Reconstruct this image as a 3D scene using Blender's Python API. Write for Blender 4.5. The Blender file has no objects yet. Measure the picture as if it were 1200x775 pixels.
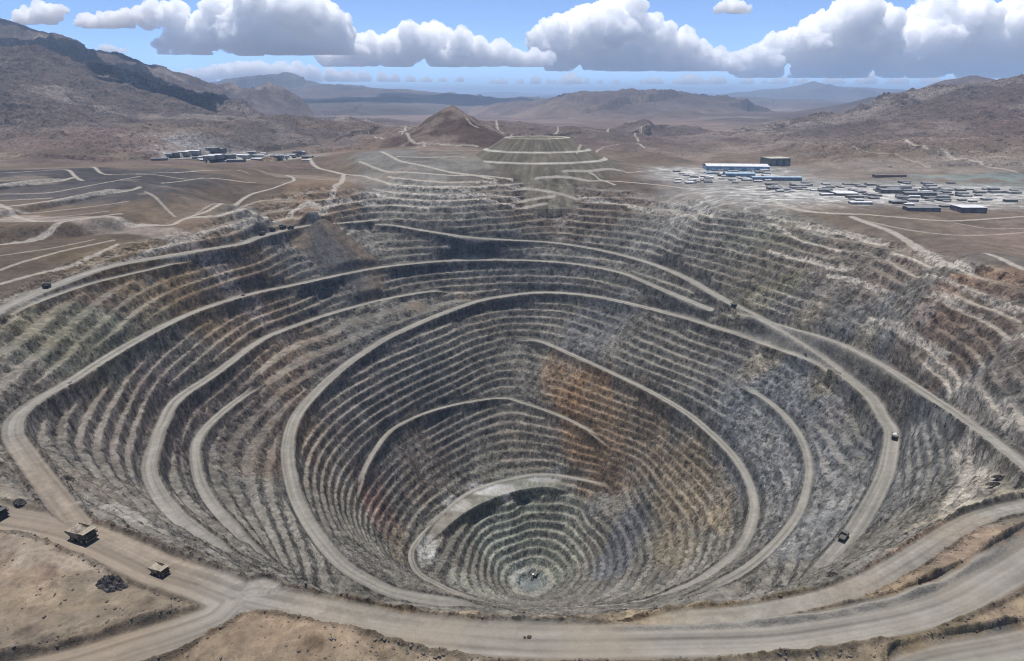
import bpy, bmesh, math, random, time
import numpy as np
from mathutils import Vector, Matrix
T0 = time.time()
rnd = random.Random(7)

# ------------------------------------------------------------------ helpers
SC = bpy.context.scene
COL = SC.collection
CAM_H, PITCH = 235.0, math.radians(19.0)
CP, SP = math.cos(PITCH), math.sin(PITCH)

def ray(px, py):
    """viewing direction through a point measured on the 1200x775 photograph"""
    a, b = (px - 600.0) / 800.0, (387.5 - py) / 800.0
    return np.array([a, CP + b * SP, -SP + b * CP])

def at_z(px, py, z):
    d = ray(px, py)
    t = (z - CAM_H) / d[2]
    return np.array([d[0] * t, d[1] * t, z])

def at_d(px, py, dist):
    d = ray(px, py)
    t = dist / d[1]
    return np.array([d[0] * t, dist, CAM_H + d[2] * t])

_rs = np.random.RandomState(11)
_PERM = np.concatenate([_rs.permutation(512)] * 2).astype(np.int32)
_ang = _rs.rand(512) * 2 * np.pi
_GX, _GY = np.cos(_ang).astype(np.float32), np.sin(_ang).astype(np.float32)

def pn(x, y, seed=0):
    """2D gradient noise, about -0.7..0.7"""
    x = np.asarray(x, np.float64) + seed * 37.17; y = np.asarray(y, np.float64) - seed * 19.71
    xi = np.floor(x); yi = np.floor(y)
    fx = (x - xi).astype(np.float32); fy = (y - yi).astype(np.float32)
    xi = xi.astype(np.int64) & 511; yi = yi.astype(np.int64) & 511
    x1 = (xi + 1) & 511; y1 = (yi + 1) & 511
    u = fx * fx * fx * (fx * (fx * 6 - 15) + 10); v = fy * fy * fy * (fy * (fy * 6 - 15) + 10)
    px0 = _PERM[xi]; px1 = _PERM[x1]
    h = _PERM[px0 + yi]; a = _GX[h] * fx + _GY[h] * fy
    h = _PERM[px1 + yi]; b = _GX[h] * (fx - 1) + _GY[h] * fy
    h = _PERM[px0 + y1]; c = _GX[h] * fx + _GY[h] * (fy - 1)
    h = _PERM[px1 + y1]; d = _GX[h] * (fx - 1) + _GY[h] * (fy - 1)
    a += u * (b - a); c += u * (d - c)
    return a + v * (c - a)

def voro(x, y, size, seed=0):
    """broken-rock cells: a random value per cell, with hard edges between cells"""
    x = x / size + seed * 13.3; y = y / size - seed * 7.7
    xi = np.floor(x); yi = np.floor(y); best = np.full(x.shape, 9.0, np.float32); val = np.zeros(x.shape, np.float32)
    fx = (x - xi).astype(np.float32); fy = (y - yi).astype(np.float32); xi = xi.astype(np.int64); yi = yi.astype(np.int64)
    for a in (-1, 0, 1):
        for b in (-1, 0, 1):
            h = _PERM[_PERM[(xi + a) & 511] + ((yi + b) & 511)]
            d = (a + (h & 31) / 31.0 - fx) ** 2 + (b + ((h >> 4) & 31) / 31.0 - fy) ** 2
            m = d < best; best[m] = d[m]; val[m] = (_PERM[(h * 7 + 3) & 511] / 511.0)[m]
    return val - .5

def fbm(x, y, wl, octv, seed=0, gain=.5):
    s, amp, f = 0, 1.0, 1.0 / wl
    for k in range(octv):
        s = s + amp * pn(x * f, y * f, seed + 3 * k)
        amp *= gain; f *= 2.03
    return s

def ridged(x, y, wl, octv, seed=0, gain=.5):
    s, amp, f = 0, 1.0, 1.0 / wl
    for k in range(octv):
        s = s + amp * (1 - 2.4 * np.abs(pn(x * f, y * f, seed + 3 * k)))
        amp *= gain; f *= 2.07
    return s

def sstep(a, b, x):
    t = np.clip((x - a) / (b - a), 0, 1)
    return t * t * (3 - 2 * t)

# ------------------------------------------------------------------ the pit's shape
# haul roads as seen, with the level each point of the road lies at: (x, y, level)
ROAD = {}
def road(name, w, pts, **k): ROAD[name] = dict(w=w, pts=pts, **k)
road('ramp_outer', 16.0, [(92,618,1),(85,610,0),(60,575,-6),(38,545,-11),(24,525,-14),(15,508,-18),(20,488,-23),(48,467,-30),(80,449,-37),(112,428,-43),(148,406,-50),(188,384,-58),(230,365,-68),(285,347,-76),(340,335,-84),(400,322,-91),(450,313,-96),(507,307,-100),(560,305,-103),(600,305,-105),(631,306,-106),(670,309,-108),(702,314,-110),(735,322,-113),(770,337,-116),(800,349,-118),(833,363,-119)])
road('ramp_upper', 18.2, [(430,259,-25),(470,266,-36),(540,277,-52),(590,281,-64),(640,284,-76),(680,289,-81),(720,297,-86),(760,308,-91),(800,324,-97),(830,341,-102),(860,357,-107),(911,384,-116),(951,411,-124),(988,438,-132),(1018,465,-140),(1036,487,-146),(1044,505,-150),(1044,525,-154),(1036,558,-160),(1015,600,-168),(990,635,-176),(950,670,-184),(900,692,-192)])
road('ramp_branch', 15.2, [(855,361,-108),(911,381,-112),(960,395,-108),(1001,410,-100),(1052,440,-86),(1102,473,-68),(1152,507,-46),(1200,545,-22),(1250,590,0)])
road('ramp_middle', 17.5, [(990,442,-133),(954,424,-138),(911,408,-142),(867,393,-146),(835,382,-148),(800,372,-151),(750,359,-155),(700,348,-159),(665,344,-162),(632,343,-164),(600,346,-167),(560,353,-170),(510,371,-175),(475,386,-179),(450,398,-183),(422,416,-188),(400,432,-192),(370,460,-199),(345,492,-206),(337,530,-215),(343,570,-223),(355,600,-229),(375,632,-237),(400,660,-243),(430,681,-250),(470,697,-256),(540,708,-264),(590,713,-272)])
road('ramp_inner', 13.7, [(600,394,-242),(635,401,-246),(675,418,-250),(715,436,-254),(760,458,-259),(800,481,-264),(830,505,-269),(860,535,-275),(878,566,-281),(884,600,-287),(870,638,-293),(840,668,-300),(800,690,-306),(740,706,-312),(670,713,-318)])
road('ramp_right', 11.4, [(862,447,-196),(900,470,-202),(930,500,-208),(945,530,-213),(948,558,-218),(936,600,-226),(905,640,-233),(860,675,-240),(800,698,-248)])
road('ramp_left', 15.2, [(300,662,-93),(255,639,-98),(215,612,-104),(188,582,-109),(175,550,-114),(182,520,-118),(190,498,-121),(208,468,-125),(252,438,-130),(302,401,-136),(335,386,-139),(400,364,-144),(470,347,-149),(530,338,-152)])
road('bench_road', 12.8, [(370,682,-138),(322,656,-143),(285,626,-147),(248,589,-151),(231,552,-155),(232,515,-159),(262,482,-163),(310,447,-168)])
road('ring_road', 9.0, [(418,585,-330),(428,548,-314),(454,508,-302),(480,492,-303),(507,481,-307),(545,472,-318),(588,467,-333),(615,473,-336),(658,488,-342),(690,504,-347),(715,519,-351)])
road('pit_floor_road', 9.8, [(722,578,-437),(700,566,-437),(640,556,-436),(595,562,-436),(550,577,-437),(520,602,-437),(497,625,-432),(482,645,-428),(488,668,-434),(510,685,-446),(550,700,-450),(590,707,-455)])
road('pit_shelf', 34, [(498,632,-433),(512,616,-434),(534,598,-434),(560,584,-434),(595,571,-434),(635,565,-434),(672,567,-435)])
NEAR = [(-80,585,3),(0,607,2),(50,616,2),(100,630,2),(150,651,2),(188,668,2),(230,682,1),(275,698,1),(335,712,0),(400,726,0),(500,743,0),(618,751,0),(720,751,0),(800,750,0),(870,748,0),(934,743,0),(1035,727,0),(1102,707,1),(1152,682,2),(1200,655,3),(1260,615,4)]
road('rim_road', 24, NEAR)
road('rim_terrace', 14, [(690,730,-3),(740,729,-4),(800,726,-4),(867,721,-4),(920,713,-4),(968,702,-4),(1018,683,-4),(1068,654,-3),(1119,621,-2),(1160,603,-1),(1230,588,0),(1320,575,1),(1420,566,2)])
road('side_road', 24, [(300,697,1),(275,703,1),(257,719,1),(218,737,1),(151,760,1),(84,780,1),(0,800,0)])
road('corner_road', 26, [(1080,790,-2),(1120,778,-1),(1200,764,0),(1280,745,2)])
road('rim_west', 20, [(440,258,-24),(400,262,-20),(350,266,-14),(316,275,-8),(300,279,-5),(283,286,-3),(252,291,0),(216,297,3),(161,306,7),(113,317,10),(58,337,14),(28,350,16),(0,364,18),(-60,395,20)])
road('bench_west', 11, [(287,291,-4),(252,300,-3),(221,311,-3),(176,328,-3),(141,346,-3),(111,361,-3),(88,375,-3),(58,405,-3),(30,432,-3)], loose=1)
road('bench_west', 12, [(294,303,-18),(252,318,-18),(219,332,-18),(184,346,-18),(156,362,-18),(131,377,-18),(98,407,-18)], loose=1)
road('bench_west', 9, [(230,303,0),(151,322,4),(108,332,6),(63,347,8),(25,362,9),(0,375,9)], loose=1)

CTRL = []
for nm, r in ROAD.items():
    if not r.get('loose'):
        CTRL += [at_z(*p) for p in r['pts']]
P = lambda *a: CTRL.extend(at_z(*q) for q in a)
# pit walls and floor between the roads
P((540,592,-433),(575,578,-433),(610,570,-433),(560,590,-435),(600,581,-435),(640,574,-435),(684,572,-435),(520,598,-433),(500,618,-432),(536,606,-435),(516,630,-435),(490,640,-422),(560,572,-430),(640,553,-430),(748,640,-425),(700,590,-430),(735,690,-420),(610,600,-475),(568,618,-475),(672,604,-475),(640,598,-475),
  (622,683,-556),(612,680,-556),(634,684,-556),(622,672,-556),(622,634,-515),(582,648,-515),(655,640,-515),(680,655,-505),(660,690,-515),(590,695,-520),
  (815,600,-352),(800,640,-372),(640,440,-288),(640,520,-385),(450,630,-390),
  (640,246,-16),(640,212,42),(700,225,22),(780,225,25),(560,216,40),(500,218,38),(430,215,34),(780,245,2),(820,262,1),
  (880,238,32),(905,243,35),(1000,256,34),(1100,276,30),(1200,300,26),(1280,330,24),(960,290,0),(1100,330,12),(1200,390,0),(1130,420,-45))
# the near wall falls away just under the lines of sight that graze the near rim
for px, py in ((380,704),(430,710),(480,715),(530,719),(580,721),(640,722),(700,721),(760,718),(810,714),(860,709),(900,702)):
    for z in (-14,-36,-66,-100,-140,-185,-230): P((px, py - 1.5, z))
# rim and ground round the pit
P((0,285,28),(-100,300,30),(100,274,28),(200,262,30),(300,250,32),(0,250,38),(100,230,42),(200,200,46),(0,210,46),(120,195,46),(300,190,48),(340,205,48),
  (360,240,30),(400,225,38),(390,205,46),(346,212,46),(-120,230,44),(-200,330,26),(-200,420,22),(-200,520,14),(-60,560,6),(-40,480,-4),
  (420,192,70),(446,181,88),(500,181,88),(545,185,84),(590,184,84),(460,173,92),(500,173,93),(550,174,92),(470,200,62),(530,207,52),(600,208,50),(680,207,46),(730,200,46),(780,195,42),(700,180,60),
  (750,205,42),(830,210,36),(850,228,34),(900,195,38),(1000,200,38),(1000,225,36),(1100,200,40),(1100,235,36),(1200,215,40),(1200,250,34),(1300,250,36),(1300,280,30),(900,180,44),(800,180,48),
  (100,700,2),(0,660,3),(60,745,2),(-100,650,4),(330,765,3),(450,770,1),(620,790,-2),(850,790,-2),(1000,770,0),(1150,735,3),(1250,700,6),(1180,640,3),(1100,670,0),(330,850,-4),(620,900,-8),(900,880,-8),(100,850,-4),(1200,850,-4),(1300,640,6))
for q in ((-1400,2300,46),(-700,2500,55),(-250,2500,64),(0,2500,64),(300,2500,56),(-200,2250,80),(-420,2400,60),(700,2600,50),(1400,2500,44),(-1500,1200,40),(1500,1300,36),(-1300,500,20),(1300,600,24),(-700,0,0),(700,0,0),(0,-50,-10),
          (-1900,1800,48),(1900,1900,42),(-2000,3300,50),(0,3300,60),(2000,3300,48),(1000,3400,46),(-1000,3400,52)):
    CTRL.append(np.array(q, float))
CTRL = np.array(CTRL)

def tps_fit(pts, lam):
    xy = pts[:, :2] / 500.0; n = len(pts)
    d2 = ((xy[:, None] - xy[None]) ** 2).sum(-1)
    K = .5 * d2 * np.log(d2 + 1e-9)
    A = np.zeros((n + 3, n + 3)); A[:n, :n] = K + lam * np.eye(n)
    A[:n, n] = 1; A[:n, n + 1:] = xy; A[n, :n] = 1; A[n + 1:, :n] = xy.T
    b = np.zeros(n + 3); b[:n] = pts[:, 2]
    s = np.linalg.solve(A, b)
    return xy, s[:n], s[n:]

GX0, GX1, GY0, GY1, GS = -2600, 2600, -200, 3600, 8.0
gx = np.arange(GX0, GX1 + 1, GS); gy = np.arange(GY0, GY1 + 1, GS)
def tps_grid():
    c, w, l = tps_fit(CTRL, 3e-3)
    X, Y = np.meshgrid(gx / 500.0, gy / 500.0)
    Z = l[0] + l[1] * X + l[2] * Y
    for i in range(len(c)):
        d2 = (X - c[i, 0]) ** 2 + (Y - c[i, 1]) ** 2
        Z += w[i] * .5 * d2 * np.log(d2 + 1e-9)
    return Z
Z0 = tps_grid()
GZy, GZx = np.gradient(Z0, GS)
SL0 = np.hypot(GZx, GZy)

def bil(G, x, y, x0=GX0, y0=GY0, s=GS):
    u = np.clip((x - x0) / s, 0, G.shape[1] - 1.001); v = np.clip((y - y0) / s, 0, G.shape[0] - 1.001)
    i = u.astype(np.int32); j = v.astype(np.int32); u = u - i; v = v - j
    return (G[j, i] * (1 - u) + G[j, i + 1] * u) * (1 - v) + (G[j + 1, i] * (1 - u) + G[j + 1, i + 1] * u) * v

def hit(px, py, t0=150, t1=4500):
    """where the line of sight meets the smooth ground"""
    d = ray(px, py); t = np.arange(t0, t1, 1.5)
    z = CAM_H + d[2] * t; g = bil(Z0, d[0] * t, d[1] * t)
    k = np.argmax(z < g)
    if not (z < g).any(): k = len(t) - 1
    return np.array([d[0] * t[k], d[1] * t[k], g[k]])

# ------------------------------------------------------------------ roads on that ground
def catmull(pts, step=5.0):
    pts = np.asarray(pts, float); out = []
    p = np.vstack([2 * pts[0] - pts[1], pts, 2 * pts[-1] - pts[-2]])
    for i in range(1, len(p) - 2):
        n = max(2, int(np.hypot(*(p[i + 1] - p[i])[:2]) / step))
        t = np.linspace(0, 1, n, endpoint=False)[:, None]
        out.append(.5 * (2 * p[i] + (p[i + 1] - p[i - 1]) * t + (2 * p[i - 1] - 5 * p[i] + 4 * p[i + 1] - p[i + 2]) * t ** 2
                         + (3 * p[i] - p[i - 1] - 3 * p[i + 1] + p[i + 2]) * t ** 3))
    out.append(pts[-1:])
    return np.vstack(out)

def on_ground(px, py, z):
    """the point of the smooth ground on this line of sight that lies nearest the stated level"""
    d = ray(px, py); tg = (z - CAM_H) / d[2]
    t = np.arange(tg * .8, tg * 1.25, .8)
    f = CAM_H + d[2] * t - bil(Z0, d[0] * t, d[1] * t)
    c = np.nonzero(np.sign(f[:-1]) != np.sign(f[1:]))[0]
    k = c[np.argmin(abs(t[c] - tg))] if len(c) else np.argmin(abs(t - tg))
    if not len(c): return np.array([d[0] * tg, d[1] * tg, z])
    return np.array([d[0] * t[k], d[1] * t[k], CAM_H + d[2] * t[k]])

def ramp(pts):
    p = np.array([on_ground(*q) for q in pts])
    c = catmull(p)
    z = c[:, 2].copy()
    for _ in range(60):
        z[1:-1] = .25 * z[:-2] + .5 * z[1:-1] + .25 * z[2:]
    c[:, 2] = z
    return c

# light tracks painted by traffic on the plain, dumps and terraces (pixel polylines, half width in metres)
TRACK = []
def track(w, *pts, s=1.0): TRACK.append((w, pts, s))
track(5,(0,287),(50,282),(101,274),(164,268),(201,264),(214,258),(252,254),(300,250),(351,245),(376,243))
track(4,(214,258),(252,243),(288,232),(325,219),(342,213),(344,209),(336,206))
track(5,(0,220),(50,215),(86,209)); track(4,(0,244),(40,239),(75,233),(120,226),(164,220))
track(5,(0,262),(40,260),(75,258),(110,255),(141,251)); track(4,(0,236),(30,234),(60,233),s=.7)
track(4,(0,203),(40,201),(75,199),(88,207),(97,212)); track(4,(98,196),(108,196),(118,203),(133,205))
track(3,(133,205),(200,203),(250,200),(290,203)); track(3,(190,215),(212,213),(237,209))
track(5,(363,184),(365,190),(372,197),(384,200),(403,205)); track(6,(403,205),(401,212),(391,226),(384,238),(374,250),(355,262))
track(4,(376,248),(386,243),(401,238),(425,239),(451,241),(480,243),(502,248)); track(4,(403,205),(425,207),(445,212),(465,219),(520,221),(560,220),(600,221),(640,226),(690,235),(740,243),(790,251),(840,262))
track(4,(433,226),(450,232),(480,236),(520,237),(570,237),(640,240)); track(4,(438,222),(480,229),(530,231),(580,230),(650,231))
track(4,(421,190),(440,198),(464,202),(500,204),(560,206),(600,211)); track(5,(446,178),(460,185),(476,191),(514,199),(550,205),(580,212))
track(4,(455,208),(470,210),(520,214),(580,215)); track(4,(440,210),(458,216),(490,219),(540,219))
track(4,(471,157),(480,163),(497,169),(490,173),(484,174)); track(3,(497,169),(520,170),(560,172)); track(4,(469,155),(475,150),(480,145))
track(3,(450,163),(440,160),(432,157)); track(3,(466,184),(500,185),(530,184),(545,185))
track(4,(575,135),(583,152),(588,156),(600,158)); track(4,(547,140),(552,146),(560,150)); track(3,(650,157),(654,150),(655,146))
track(3,(676,180),(700,177),(722,170),(735,168)); track(4,(712,155),(722,152),(735,151)); track(4,(742,168),(750,169),(755,173)); track(3,(752,148),(744,158),(748,166))
track(4,(660,203),(700,201),(752,201)); track(4,(628,211),(680,212),(720,213),(780,218),(830,224)); track(4,(691,203),(697,206),(706,212),(720,217))
track(5,(905,233),(915,240),(940,247),(975,251),(1010,252)); track(4,(1010,252),(1060,256),(1110,259),(1160,257),(1200,254))
track(6,(998,255),(1020,263),(1045,272),(1070,287),(1090,300),(1110,308),(1137,319))
track(5,(1155,297),(1165,300),(1182,308),(1200,316)); track(3,(1045,296),(1070,303),(1110,312),(1150,326))
track(4,(935,263),(960,269),(1000,277),(1040,286)); track(3,(905,262),(925,273),(945,284),(985,296)); track(4,(900,294),(930,302),(970,312),(1000,316))
track(3,(970,322),(1000,328),(1020,335),(1040,342)); track(3,(1110,345),(1150,358),(1200,372),s=.7)
track(5,(1062,165),(1085,173),(1110,182),(1135,187),(1165,197),(1192,202)); track(3,(1000,172),(1030,180),(1060,186),(1090,197),s=.8)
track(3,(1018,373),(1040,381),(1060,390),(1080,402),(1110,418)); track(6,(1086,423),(1105,433),(1118,444),(1132,455),(1170,478),(1200,500),s=.8)
track(5,(1128,520),(1134,540),(1132,560),(1118,585),(1105,600)); track(8,(1135,545),(1142,560),(1130,580),(1118,595),s=.8)
track(4,(900,255),(940,262),(985,272),(1030,281),s=.7)
track(4,(0,228),(60,226),(120,215),(165,207),s=.8); track(3,(20,250),(90,245),(150,236),s=.7); track(3,(170,225),(190,240),(205,255),s=.7); track(3,(160,205),(230,210),(300,215),s=.8); track(3,(230,252),(300,238),(350,230),s=.6); track(3,(0,275),(60,272),(130,264),s=.6)
track(3,(0,317),(25,308),(75,294),(133,282),s=.8); track(3,(0,333),(38,323),(63,317),(101,303),(138,287),s=.9); track(4,(113,311),(156,301),(201,286),(252,268),(300,258),s=.9); track(3,(0,353),(25,343),(50,336),s=.9); track(3,(0,300),(60,291),(110,281),s=.6)
track(3,(1040,300),(1100,325),(1160,350),(1200,365),s=.7); track(3,(1000,257),(1060,269),(1130,276),(1200,273),s=.7); track(3,(1090,345),(1150,372),(1200,395),s=.7); track(3,(1120,262),(1160,268),(1200,268),s=.6)
track(7,(20,620),(40,640),(30,660),s=.4); track(7,(0,650),(30,640),(60,655),(120,665),s=.3)

RX0, RX1, RY0, RY1, RS = -1500, 1700, 120, 3400, 2.0
RNX, RNY = int((RX1 - RX0) / RS) + 1, int((RY1 - RY0) / RS) + 1
R_q = np.full((RNY, RNX), 9.0, np.float32); R_v = np.zeros_like(R_q); R_s = np.zeros_like(R_q); R_z = np.zeros_like(R_q); R_hw = np.full_like(R_q, 25.0); R_id = np.full((RNY, RNX), -1, np.int16); R_f = np.ones_like(R_q)
R_zw = np.zeros((RNY, RNX)); R_z = np.zeros((RNY, RNX))
T_q = np.full((RNY, RNX), 9.0, np.float32); T_k = np.zeros_like(T_q)

def raster(line, hw, margin, fn):
    s0 = 0.0
    for a, b in zip(line[:-1], line[1:]):
        ab = b[:2] - a[:2]; L = np.hypot(*ab)
        if L < 1e-6: continue
        i0 = max(0, int((min(a[0], b[0]) - margin - RX0) / RS)); i1 = min(RNX, int((max(a[0], b[0]) + margin - RX0) / RS) + 2)
        j0 = max(0, int((min(a[1], b[1]) - margin - RY0) / RS)); j1 = min(RNY, int((max(a[1], b[1]) + margin - RY0) / RS) + 2)
        if i0 < i1 and j0 < j1:
            X = RX0 + RS * np.arange(i0, i1)[None, :] - a[0]; Y = RY0 + RS * np.arange(j0, j1)[:, None] - a[1]
            t = np.clip((X * ab[0] + Y * ab[1]) / L ** 2, 0, 1)
            dx, dy = X - t * ab[0], Y - t * ab[1]
            d = np.hypot(dx, dy)
            sg = np.sign(ab[0] * Y - ab[1] * X)
            fn(slice(j0, j1), slice(i0, i1), d, sg, t, s0 + t * L, a[2] + t * (b[2] - a[2]) if len(a) > 2 else None)
        s0 += L

ROADLINE = {}; ROADIDS = []
for rid, (nm, r) in enumerate(ROAD.items()):
    ln = ramp(r['pts']); ROADLINE.setdefault(nm, ln); hw = r['w'] / 2
    ROADIDS.append(nm)
    Ln = float(np.hypot(*np.diff(ln[:, :2], axis=0).T).sum()); tap = 0 if nm in ('rim_road', 'ramp_outer', 'rim_west', 'side_road', 'corner_road') else 55.0
    lq = np.full_like(R_q, 9.0); lz = np.zeros_like(R_q)
    def put(J, I, d, sg, t, s, z, hw=hw, rid=rid, Ln=Ln, tap=tap):
        hx = hw * np.clip(.25 + np.minimum(s, Ln - s) / tap, .25, 1) if tap else hw
        q = (d / hx).astype(np.float32); m = q < lq[J, I]
        lq[J, I][m] = q[m]; lz[J, I][m] = z[m]
        m = q < R_q[J, I]
        for G, val in ((R_q, q), (R_v, d * sg), (R_s, s)):
            G[J, I][m] = np.broadcast_to(val, q.shape)[m]
        if tap: R_f[J, I][m] = np.clip((np.minimum(s, Ln - s) - 4) / 70, 0, 1)[m]
        else: R_f[J, I][m] = 1
        R_hw[J, I][m] = hw; R_id[J, I][m] = rid
    raster(ln, hw, hw + 34, put)
    wq = np.where(lq < 8.9, 1 / (np.maximum(lq, .15) ** 5), 0); R_zw += wq; R_z += wq * lz
R_z = R_z / np.maximum(R_zw, 1e-12)
rb = lambda G, x, y: bil(G, x, y, RX0, RY0, RS)
def rn(G, x, y):
    return G[np.clip(((y - RY0) / RS + .5).astype(int), 0, RNY - 1), np.clip(((x - RX0) / RS + .5).astype(int), 0, RNX - 1)]
def inR(x, y): return (x > RX0 + 4) & (x < RX1 - 4) & (y > RY0 + 4) & (y < RY1 - 4)

# ------------------------------------------------------------------ mountains: crests seen in the picture, each with its distance
RIDGES = [
 (1900,1.25,.10,[(-140,8,5184),(-60,20,5400),(0,31,5472),(40,44,5616),(67,55,5760),(106,70,5904),(116,66,5904),(144,82,6048),(168,82,6336),(198,96,6480),(231,102,6840),(290,120,7200),(355,148,7200)]),
 (1400,1.2,.10,[(40,70,4536),(95,78,4680),(127,87,4680),(180,100,4680),(235,121,4680),(290,141,4680)]),
 (1100,1.15,.12,[(-150,66,3400),(-60,70,3300),(0,72,3300),(20,71,3300),(44,84,3250),(84,96,3200),(117,107,3100),(161,129,3000),(188,139,2950),(235,143,2900),(262,146,2850),(302,143,2750),(335,156,2680),(372,172,2600)]),
 (500,1.1,.14,[(0,118,2750),(60,128,2700),(110,140,2650),(160,150,2600)]),
 (3800,1.15,.12,[(225,112,16500),(250,103,16000),(285,97,16000),(320,92,16000),(332,90,16000),(345,94,16000),(362,101,16000),(385,102,15000),(410,105,14500),(437,106,14000),(472,113,13000),(500,113,12500),(516,111,12500),(540,118,12000),(575,129,11000),(610,137,10000)]),
 (2600,1.15,.12,[(365,122,9500),(405,118,10000),(450,121,10000),(500,126,9500),(545,135,9000)]),
 (330,1.1,.08,[(380,158,3000),(396,149,2900),(430,148,2900),(455,151,2900),(470,157,2800)]),
 (420,1.1,.07,[(545,141,2750),(563,143,2700),(613,146,2800),(651,151,2750),(674,150,2700),(694,154,2650),(721,168,2500)]),
 (480,1.1,.12,[(722,156,3500),(740,148,3500),(752,142,3500),(763,149,3500),(785,162,3400),(800,174,3300)]),
 (1900,1.15,.15,[(610,137,12000),(650,127,11000),(690,118,10000),(705,113,9700),(716,111,9500),(730,117,9500),(746,113,9000),(762,117,8500),(787,107,8000),(803,113,7900),(840,125,7600),(880,134,7500)]),
 (5200,1.2,.09,[(795,119,24000),(840,113,24000),(900,106,24000),(938,103,24000),(958,98,24000),(976,103,24000),(1020,105,24000),(1060,108,24000),(1095,114,24000)]),
 (3600,1.2,.12,[(815,127,15000),(850,118,15000),(880,115,15000),(915,117,15000),(955,119,14500),(1000,121,14500),(1040,119,14000)]),
 (8000,1.3,.03,[(440,113,50000),(490,109.5,50000),(545,111.5,50000),(590,108,50000),(640,110.5,50000),(695,107,50000),(735,109.5,50000),(780,107,50000),(850,110,50000),(900,108,50000)]),
 (4500,1.3,.07,[(500,116,30000),(545,113,30000),(590,116,30000),(640,113.5,30000),(690,116,30000),(735,113,30000),(785,116,30000)]),
 (2300,1.35,.06,[(985,131,6600),(1020,124,6600),(1050,118,6600),(1085,109,6600),(1110,99,6600),(1130,93,6600),(1149,90,6600),(1172,95,6600),(1200,101,6600),(1260,108,6600),(1340,100,6600)]),
 (950,1.15,.13,[(1035,160,2650),(1060,152,2700),(1090,145,2800),(1120,133,2900),(1150,121,3000),(1175,112,3100),(1200,104,3200),(1270,90,3300),(1340,80,3300)]),
 (300,1.1,.16,[(860,172,3200),(905,168,3100),(940,166,3000),(975,167,2800),(1000,170,2700),(1025,178,2600)]),
 (260,1.1,.15,[(1020,186,2350),(1060,182,2350),(1100,181,2350),(1150,184,2300),(1200,180,2300),(1260,178,2300)]),
 (300,1.1,.14,[(905,180,2500),(945,180,2450),(985,180,2400)]),
 (900,1.2,.08,[(860,152,5200),(900,148,5200),(960,142,5200),(1010,138,5200)]),
]
RG = []
for wd, pw, na, pts in RIDGES:
    RG.append((wd, pw, na, catmull(np.array([at_d(*q) for q in pts]), 220.0 if wd > 900 else 60.0)))
CONE = at_d(530, 123.5, 2280)
MESA = np.array([66.0, 1862.0])

def mountains(x, y, base, M_ER=None):
    z = base.copy(); rough = np.zeros_like(z)
    for k, (wd, pw, na, ln) in enumerate(RG):
        m = (x > ln[:, 0].min() - wd) & (x < ln[:, 0].max() + wd) & (y > ln[:, 1].min() - wd) & (y < ln[:, 1].max() + wd)
        if not m.any(): continue
        xs, ys, bs = x[m], y[m], base[m]
        wx = xs + wd * .13 * fbm(xs, ys, wd * .55, 3, 40 + k); wy = ys + wd * .13 * fbm(xs, ys, wd * .55, 3, 60 + k)
        best = np.full(xs.shape, 1e9); cz = np.zeros_like(best)
        for a, b in zip(ln[:-1], ln[1:]):
            ab = b - a; L2 = ab[0] ** 2 + ab[1] ** 2
            t = np.clip(((wx - a[0]) * ab[0] + (wy - a[1]) * ab[1]) / L2, 0, 1)
            d = np.hypot(wx - a[0] - t * ab[0], wy - a[1] - t * ab[1])
            q = d < best; best[q] = d[q]; cz[q] = (a[2] + t * ab[2])[q]
        u = np.clip(1 - best / wd, 0, 1)
        prof = .72 * u ** (pw + .25) + .28 * u ** .8
        prof = prof * sstep(0, .12, u)
        hgt = cz - bs
        er = ridged(xs + .35 * wd * .3 * fbm(xs, ys, wd * .3, 2, 70 + k), ys, wd * .40, 7, 80 + k, .56)
        h = hgt * (prof + 2.6 * na * er * np.minimum(1, 3.0 * u) * np.clip(1.3 - u, .22, 1))
        zz = bs + np.maximum(h, 0)
        w = z[m]; up = zz > w
        w[up] = zz[up]; z[m] = w
        rr = rough[m]; rr = np.where(up, np.minimum(1, 3 * u), rr); rough[m] = rr
        ee = M_ER[m] if M_ER is not None else None
        if ee is not None: ee[up] = er[up]; M_ER[m] = ee
    return z, rough

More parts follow.
